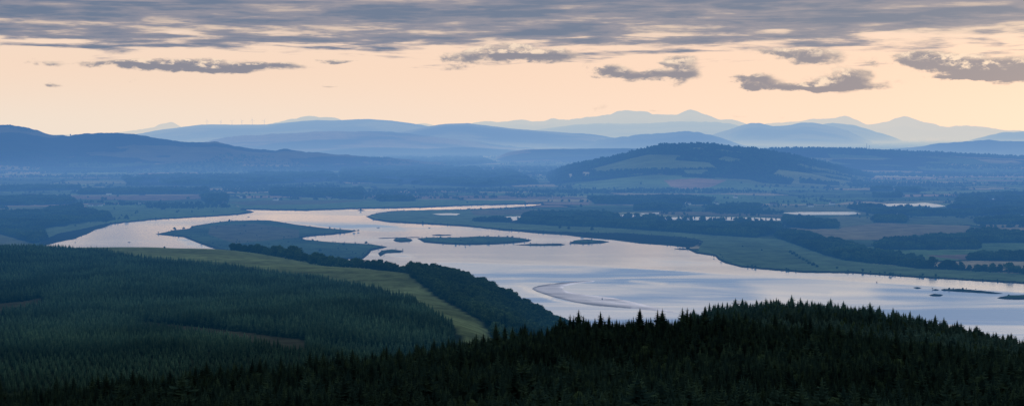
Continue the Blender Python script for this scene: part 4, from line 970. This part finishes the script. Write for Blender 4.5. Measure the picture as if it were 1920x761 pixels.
def mid_test(x, y, z, px, py, t):
    nn = fbm(x*0.0028+4, y*0.0022, 3)
    k = ((t > 0.36) & ((nn > 0.40) | (t > 0.86) | (px < 1120))) | (fields(x, y, -0.25, 170, 420, 21)[2] < 8) 
    for p, _ in FH: k &= ~inpoly(px, py, p)
    for p in WH: k |= inpoly(px, py, p)
    return k
on_hill(HM, 15000, mid_test, 'dense wood covering the crest and flanks of the hill right of centre', (8, 14), 'hill_wood', 2)
on_hill(HL, 9000, lambda x, y, z, px, py, t: (fbm(x*0.002, y*0.002, 3) > np.where(t < 0.4, 0.47, 0.60)) & (px > -100), 'woods and plantations along the foot of the long hill at left', (9, 15), 'hill_wood', 3)
on_hill(HB, 12000, lambda x, y, z, px, py, t: (px < 2050) & ((t > 0.86) | (fbm(x*0.0016, y*0.002, 3) > 0.55)), 'dark forest along the long flat ridge at right', (9, 15), 'hill_wood', 4)

# ---- individual trees on the plain
def gz(x, y, z=1.4):
    X, Y, Z = flat(x, y, z); return X, Y, Z
row = [(1722, 503, 13), (1735, 502, 14.5), (1749, 504, 15), (1764, 505, 10), (1775, 505, 12.5), (1789, 506, 13), (1802, 507, 14), (1818, 508, 9.5), (1832, 509, 10.5), (1846, 509, 12), (1862, 511, 12.5), (1876, 511, 11), (1892, 513, 14), (1907, 514, 15), (1924, 515, 15), (1700, 500, 12), (1712, 500, 13)]
for (x, y, h_) in row:
    X_, Y_, Z_ = gz(x, y); tree('brd', 'broadleaf_tree', X_, Y_, Z_, h_*rr.uniform(1.25, 1.65), 'rounded tree in the spaced row along the far bank at right edge', 'broadleaf tree', 'spaced row of rounded trees on the right bank', wide=rr.uniform(1.05, 1.5))
for i in range(46):
    x = 1000+i*10.4+rr.uniform(-3, 3); y = np.interp(x, [1000, 1230, 1475], [402.5, 410.0, 415])+rr.uniform(-0.8, 0.8)
    X_, Y_, Z_ = gz(x, y)
    tree('pop', 'poplar_tree', X_, Y_, Z_, rr.uniform(8, 14.5), 'slim upright tree in the long row in front of the bright water strip', 'poplar', 'row of slim trees before the water strip', wide=1.25)
for i in range(20):
    x = 880+i*6.5+rr.uniform(-3, 3); X_, Y_, Z_ = gz(x, np.interp(x, [880, 1010], [394.2, 391])+rr.uniform(-0.4, 0.4))
    tree('brd', 'broadleaf_tree', X_, Y_, Z_, rr.uniform(5, 9), 'small tree in the line along the near side of the thin upper channel', 'tree', 'trees lining the thin upper channel')
for i in range(16):
    x = 484+i*6.0; X_, Y_, Z_ = gz(x, 347.5+rr.uniform(-0.2, 0.2)); tree('brd', 'broadleaf_tree', X_, Y_, Z_, rr.uniform(7, 9.5), 'small tree in the evenly dotted line across the far left plain', 'tree', 'evenly dotted line of trees on the plain')
for (x, y, h_) in [(1482, 474, 6), (1488, 477, 6.5), (1494, 481, 6), (1500, 485, 5), (1506, 488, 5.5), (1512, 491, 5), (1518, 495, 6), (1525, 498, 6.5), (1532, 501, 5)]:
    X_, Y_, Z_ = gz(x, y); tree('bsh', 'bush', X_, Y_, Z_, h_, 'dark bush in the slanting line across the green river flats', 'bush', 'slanting line of bushes on the river flats')
LONE = [(1569, 504, 5, 'bsh', 'lone low bush near the water on the green flats'), (327, 432, 9.5, 'brd', 'tallest small tree on the left tip of the large island'), (345, 429.5, 5.5, 'bsh', 'low bush on the upper shore of the large island tip'),
        (430, 415, 6, 'bsh', 'round bush on the top shore of the large island'), (361, 427.5, 6, 'bsh', 'dark bush at the step in the large island shore'), (458, 424, 5, 'bsh', 'small bush inside the large island'), (664, 434, 5, 'bsh', 'bush at the pointed right end of the large island'), (672, 433.3, 4, 'bsh', 'last tiny bush on the right point of the large island'),
        (676, 394.6, 6, 'bsh', 'bush on the tiny islet under the far shore'), (826, 446, 4, 'bsh', 'bush on the upper edge of the long middle island'), (873, 459.2, 3.5, 'bsh', 'bush on the lower edge of the long middle island'), (961, 445, 4, 'bsh', 'bush near the right end of the long middle island'),
        (876, 381, 9, 'brd', 'lone tree on the far green bank above the thin channel'), (420, 389, 12, 'brd', 'large round tree beside the left river bend'), (360, 398, 8, 'brd', 'single dark tree on the left bank meadow'), (332, 399, 9, 'brd', 'clumped dark tree left of the meadow tree'), (228, 405, 8, 'brd', 'dark tree near the left wood on the meadow'), (247, 404.5, 6, 'brd', 'small isolated tree on the left meadow'), (1428, 470, 4, 'bsh', 'small bush in the middle of the green river flats'), (1392, 463, 3.5, 'bsh', 'tiny bush at left on the green river flats')]
for (x, y, h_, kd, lab) in LONE:
    X_, Y_, Z_ = gz(x, y, 1.2); tree(kd, 'bush' if kd == 'bsh' else 'broadleaf_tree', X_, Y_, Z_, h_, lab, 'bush' if kd == 'bsh' else 'tree')
SRC['bsh'] = [next(o for o in C.objects if o.name.startswith('crown') and o.data is BSH[k][0]) for k in range(2)]
wood('reeds', np.stack(BANKBUSH[:3], 1), 'bsh', BANKBUSH[3], 5.0, 'reeds and low scrub fringing the river banks and islands', 'reeds')
def hill_point(Hx, x, y):
    px_, py_ = proj(*Hx); px_ = px_[:-12]; py_ = py_[:-12]
    k = np.unravel_index(np.argmin((px_-x)**2*0.3+(py_-y)**2), px_.shape); return float(Hx[0][k]), float(Hx[1][k]), float(Hx[2][k])
for (x, y, lab) in [(1238, 362, 'lone dark tree on the pale green slope of the big hill'), (1419, 351, 'left of three spaced trees on the upper hill field'), (1430, 352, 'middle of three spaced trees on the upper hill field'), (1443, 353, 'right of three spaced trees on the upper hill field'), (1201, 346, 'tree beside the pinkish ploughed field on the hill'), (1389, 345, 'tree on the hedge line left of the hill copse')]:
    X_, Y_, Z_ = hill_point(HM, x, y); tree('brd', 'broadleaf_tree', X_, Y_, Z_, 14, lab, 'tree')
X_, Y_, Z_ = hill_point(HL, 132.5, 254.5); tree('brd', 'broadleaf_tree', X_, Y_, Z_, 18, 'lone tree standing in the saddle of the long left hill', 'tree', wide=0.7)
xw, dw = (308-960)/F*2660, 2660; zz = float(ter(np.array([xw]), np.array([float(dw)]))[0])
tree('bsh', 'bush', xw, dw, zz, 3.0, 'tiny bush on the crest of the grass field against the water', 'bush')
xw, dw = (761-960)/F*2050, 2050; zz = float(ter(np.array([xw]), np.array([float(dw)]))[0])
tree('brd', 'broadleaf_tree', xw, dw, zz-1, 9.5, 'round tree standing forward from the bank wood at the corner of the grass field', 'broadleaf tree', wide=1.3)

# ------------------------------------------------------------------ buildings
def box_bm(bm, x0, x1, y0, y1, z0, z1):
    v = [bm.verts.new(p) for p in ((x0, y0, z0), (x1, y0, z0), (x1, y1, z0), (x0, y1, z0), (x0, y0, z1), (x1, y0, z1), (x1, y1, z1), (x0, y1, z1))]
    for f in ((0, 3, 2, 1), (4, 5, 6, 7), (0, 1, 5, 4), (1, 2, 6, 5), (2, 3, 7, 6), (3, 0, 4, 7)): bm.faces.new([v[i] for i in f])
def bm_obj(name, bm, mat, parent=None):
    bmesh.ops.recalc_face_normals(bm, faces=bm.faces[:])
    me = bpy.data.meshes.new(name); bm.to_mesh(me); bm.free(); return obj(name, me, mat, parent)
GLASS = mat_plain('window_glass', (0.03, 0.035, 0.045), (0.05, 0.055, 0.065), 0.5)
def house(x, y, w, dpt, hw, hr, rz, wall, label, name='house', p=None, cat='house'):
    P_ = p or flat(x, y, 1.6); r_ = empty(name, P_, rz); tag(r_, label, cat)
    bm = bmesh.new(); a, b = w/2, dpt/2
    vs = [bm.verts.new(q) for q in ((-a, -b, -1), (a, -b, -1), (a, b, -1), (-a, b, -1), (-a, -b, hw), (a, -b, hw), (a, b, hw), (-a, b, hw), (-a, 0, hw+hr), (a, 0, hw+hr))]
    for f in ((0, 1, 5, 4), (2, 3, 7, 6), (1, 2, 6, 9, 5), (3, 0, 4, 8, 7)): bm.faces.new([vs[i] for i in f])
    bm_obj('wall', bm, wall, r_)
    bm = bmesh.new(); o = 0.4; t = 0.25
    for s in (-1, 1):
        q = [(-a-o, s*(b+o), hw-0.1), (a+o, s*(b+o), hw-0.1), (a+o, 0, hw+hr+0.2), (-a-o, 0, hw+hr+0.2)]
        u = [bm.verts.new(v) for v in q]; u2 = [bm.verts.new((v[0], v[1], v[2]+t)) for v in q]
        bm.faces.new(u); bm.faces.new(u2[::-1])
        for i in range(4): bm.faces.new((u[i], u[(i+1) % 4], u2[(i+1) % 4], u2[i]))
    rf = bm_obj('roof', bm, SLATE, r_)
    bm = bmesh.new(); box_bm(bm, -a*0.75, -a*0.75+1.2, -0.5, 0.5, hw+hr*0.6, hw+hr+1.4); bm_obj('chimney', bm, wall, rf)
    if w > 11:
        for i in range(3):
            bm = bmesh.new(); cx = (-0.6+0.6*i)*a; box_bm(bm, cx-0.6, cx+0.6, -b-0.06, -b-0.003, 1.0, 2.6); bm_obj('window', bm, GLASS, r_)
    return r_
house(1685, 407.5, 16, 9, 6.0, 5.0, 0.5, STONE, 'white gabled house standing behind the small square wood at right')
house(1662, 399.5, 22, 9, 5, 3.5, 0.05, SANDST, 'long pale building left above the white house', 'farm_building', cat='building')
house(1682, 399.8, 26, 9, 5, 3.5, -0.05, SANDST, 'longest pale building directly above the white house', 'farm_building', cat='building')
house(1732, 399.6, 14, 8, 5, 3.5, 0.1, SANDST, 'small pale building right of the long ones among estate trees', 'farm_building', cat='building')
house(1806, 373, 11, 8, 6, 4.5, 1.1, STONE, 'small white house among dark trees left of the far right pond')
house(263, 383, 16, 8, 5, 4, 0.2, STONE, 'brightest white house on the left plain')
house(170, 386.3, 15, 8, 4, 3, 0.0, STONE, 'first white cottage of the left hamlet, at its left end', 'cottage')
house(178, 386.1, 18, 8, 4, 3, 0.1, SANDST, 'long low cottage in the middle of the left hamlet', 'cottage')
house(188, 386.0, 14, 8, 4, 3, -0.1, STONE, 'last cottage at the right end of the left hamlet', 'cottage')
house(421, 382.5, 12, 9, 5, 4, 0.4, SANDST, 'pale house by trees at the left river bend')
house(617, 371.5, 22, 9, 5, 4, 0.1, SANDST, 'pale farmhouse on the plain behind the far green bank', 'farmhouse')
house(666, 347.5, 26, 12, 6, 5, 0.3, SANDST, 'pale house on the far plain above the thick wood')
house(1134, 371, 17, 9, 6, 5, -0.2, SANDST, 'pale house among trees at the foot of the big hill')
house(1379, 371.5, 14, 9, 6, 4, 0.6, STONE, 'tiny white house under the pale green hill slope')
house(1343, 383, 13, 9, 5, 4, 0.2, STONE, 'small white house above the tree belt left of centre right', )
house(204, 365.2, 20, 9, 5, 4, 0.1, STONE, 'small white farmhouse in the dark wood across the left plain', 'farmhouse')
for i, (x, y) in enumerate([(1822, 329), (1838, 331), (1856, 328), (1871, 331), (1888, 329), (1903, 332), (1848, 334), (1880, 335), (1590, 317), (1598, 319)]):
    X_, Y_, Z_ = hill_point(HB, x, y)
    r_ = house(0, 0, 24, 12, 7, 5, rr.uniform(-0.6, 0.6), STONE if i % 3 else SANDST, 'tiny pale house in the far hillside village near the right edge' if i < 8 else 'tiny pale house on the far hillside right of the big hill', p=(X_, Y_, Z_))
    r_['group'] = 'houses of the far right village' if i < 8 else 'pair of far hillside houses'

for (x, y) in [(100, 357), (330, 352), (455, 371), (517, 376), (560, 352), (735, 343), (845, 371), (900, 345), (1030, 372), (1290, 384), (1450, 385), (1520, 388), (1560, 384), (1610, 380), (62, 368), (300, 341)]:
    r_ = house(x, y, rr.uniform(16, 26), 10, 5.5, 4.5, rr.uniform(-0.5, 0.5), STONE if rr.random() < 0.5 else SANDST, 'tiny pale farmhouse scattered on the hazy plain between hedges and woods', 'farmhouse')
    r_['group'] = 'scattered farmhouses of the plain'
# radio masts on the flat ridge
for (x, top, lab) in [(1624.5, 268.5, 'taller thin radio mast on the far flat ridge at right'), (1630.5, 271.5, 'shorter radio mast just right of the taller one')]:
    X_, Y_, Z_ = hill_point(HB, x, 279.2); hgt = EYE-(top-HOR)/F*Y_-Z_
    r_ = empty('radio_mast', (X_, Y_, Z_)); tag(r_, lab, 'radio mast')
    bm = bmesh.new()
    for k in range(3):
        a = k*2.094; box_bm(bm, math.cos(a)*1.5-0.35, math.cos(a)*1.5+0.35, math.sin(a)*1.5-0.35, math.sin(a)*1.5+0.35, 0, hgt*0.9)
    for k in range(int(hgt/4)): box_bm(bm, -1.6, 1.6, -1.6, 1.6, k*4+1, k*4+1.4)
    bm_obj('lattice_tower', bm, DARKW, r_)
    bm = bmesh.new(); box_bm(bm, -0.4, 0.4, -0.4, 0.4, hgt*0.9, hgt); bm_obj('aerial', bm, DARKW, r_)
# wind turbines on the far left skyline
TB = mat_plain('turbine_grey', (0.10, 0.10, 0.11), (0.12, 0.12, 0.13), 0.05)
turb = [(388, 233.6, 226.5, 'leftmost wind turbine on the far left skyline'), (414, 233.9, 227.5, 'second wind turbine from the left on the far skyline'), (435, 234.4, 227, 'third wind turbine from the left on the far skyline'), (453.5, 234.2, 226.5, 'fourth wind turbine, just left of the tallest one'), (473, 233.8, 224.5, 'tallest wind turbine on the far left skyline'), (495.5, 233.5, 226, 'rightmost wind turbine on the far left skyline')]
for i, (x, yb, yt, lab) in enumerate(turb):
    d_ = 39990; X_, _, Z_ = at(x, yb+0.4, d_); hub = (yb-yt)/F*d_
    r_ = empty('wind_turbine', (X_, d_, Z_)); tag(r_, lab, 'wind turbine', 'wind turbines on the far left skyline')
    bm = bmesh.new(); bmesh.ops.create_cone(bm, segments=10, radius1=3.2, radius2=1.9, depth=hub, cap_ends=True)
    for v in bm.verts: v.co.z += hub/2
    bm_obj('tower', bm, TB, r_)
    bm = bmesh.new(); box_bm(bm, -2.4, 2.4, -5, 5, hub-1.5, hub+3); na = bm_obj('nacelle', bm, TB, r_)
    for k in range(3):
        a = k*2.094+i*0.5; L = hub*0.62; bm = bmesh.new()
        def bl(u, v): return (math.sin(a)*u+math.cos(a)*v, -6, hub+0.8+math.cos(a)*u-math.sin(a)*v)
        pr_ = [bl(0, -1.2), bl(L*0.25, -2.4), bl(L, -0.5), bl(L, 0.5), bl(L*0.25, 1.4), bl(0, 1.2)]
        A = [bm.verts.new(q) for q in pr_]; B = [bm.verts.new((q[0], q[1]+0.8, q[2])) for q in pr_]
        bm.faces.new(A); bm.faces.new(B[::-1])
        for j in range(6): bm.faces.new((A[j], A[(j+1) % 6], B[(j+1) % 6], B[j]))
        bm_obj('blade', bm, TB, r_)

# small boats and buoys
def boat(x, y, L, rz, label):
    r_ = empty('small_boat', flat(x, y, 0.0), rz); tag(r_, label, 'boat')
    bm = bmesh.new(); prof = [(-0.5, 0.16), (-0.3, 0.2), (0.1, 0.2), (0.35, 0.13), (0.5, 0.01)]; ringsv = []
    for (u, w) in prof:
        sh = 0.55+0.35*max(0, u); ringsv.append([bm.verts.new((u*L, s*w*L*k, z)) for s, k, z in ((-1, 1, sh), (-1, 0.6, -0.2), (1, 0.6, -0.2), (1, 1, sh))])
    for a, b in zip(ringsv[:-1], ringsv[1:]):
        for i in range(3): bm.faces.new((a[i], a[i+1], b[i+1], b[i]))
    bm.faces.new(ringsv[0]); bm_obj('hull', bm, DARKW, r_)
    bm = bmesh.new()
    for u in (-0.25, 0.05): box_bm(bm, u*L-0.15, u*L+0.15, -0.19*L, 0.19*L, 0.35, 0.42)
    bm_obj('thwart', bm, DARKW, r_)
    bm = bmesh.new(); box_bm(bm, -0.08*L, 0.12*L, -0.1*L, 0.1*L, 0.42, 1.5); bm_obj('cabin', bm, DARKW, r_)
boat(242, 454.2, 6.5, 0.1, 'small dark boat on the pale water at left, above the grass field')
boat(466, 407, 8, 0.2, 'small dark boat where the left arm meets the open river')
boat(709, 427, 9, -0.1, 'small dark boat in the ruffled patch at mid river')
boat(805, 427.3, 6, 0.2, 'small faint boat on bright water right of mid river')
def buoy(x, y, label, s=1.0):
    r_ = empty('buoy', flat(x, y, 0.0), 0, s); tag(r_, label, 'buoy')
    bm = bmesh.new(); bmesh.ops.create_cone(bm, segments=12, radius1=0.9, radius2=1.1, depth=1.0, cap_ends=True); bmesh.ops.bevel(bm, geom=bm.edges[:], offset=0.08, segments=1); bm_obj('float', bm, DARKW, r_)
    bm = bmesh.new(); bmesh.ops.create_cone(bm, segments=10, radius1=0.6, radius2=0.15, depth=2.2, cap_ends=True)
    for v in bm.verts: v.co.z += 1.6
    bm_obj('topmark', bm, DARKW, r_)
buoy(141, 454.3, 'dark buoy near the left end of the river, left of the boat')
buoy(1644, 529.5, 'dark buoy just off the green flats at right')
buoy(1129, 560.5, 'tiny dark buoy inside the crescent mudbank')

# sheep under the belt
def sheep_mesh():
    bm = bmesh.new()
    r1 = bmesh.ops.create_icosphere(bm, subdivisions=2, radius=0.5)
    for v in bm.verts: v.co = Vector((v.co.x*1.25, v.co.y*0.72, v.co.z*0.72+0.72))
    r2 = bmesh.ops.create_icosphere(bm, subdivisions=1, radius=0.17)
    for v in r2['verts']: v.co = Vector((v.co.x*1.5+0.75, v.co.y, v.co.z+0.92))
    for sx_ in (-0.35, 0.35):
        for sy_ in (-0.18, 0.18): box_bm(bm, sx_-0.05, sx_+0.05, sy_-0.05, sy_+0.05, 0, 0.5)
    me = bpy.data.meshes.new('sheep'); bm.to_mesh(me); bm.free(); me.materials.append(WOOL); return me
SM = sheep_mesh()
for x, d_ in [(648, 2145), (656, 2140), (668, 2135), (675, 2128), (683, 2130), (690, 2122), (693, 2110)]:
    xw = (x-960)/F*d_; o = obj('sheep', SM, None, None, (xw, d_, float(ter(np.array([xw]), np.array([float(d_)]))[0]))); o.rotation_euler = (0, 0, rr.random()*6.28); o.scale = (1.1, 1.1, 1.1)
    tag(o, 'pale sheep grazing at the foot of the tree belt on the grass field', 'sheep', 'sheep under the tree belt')
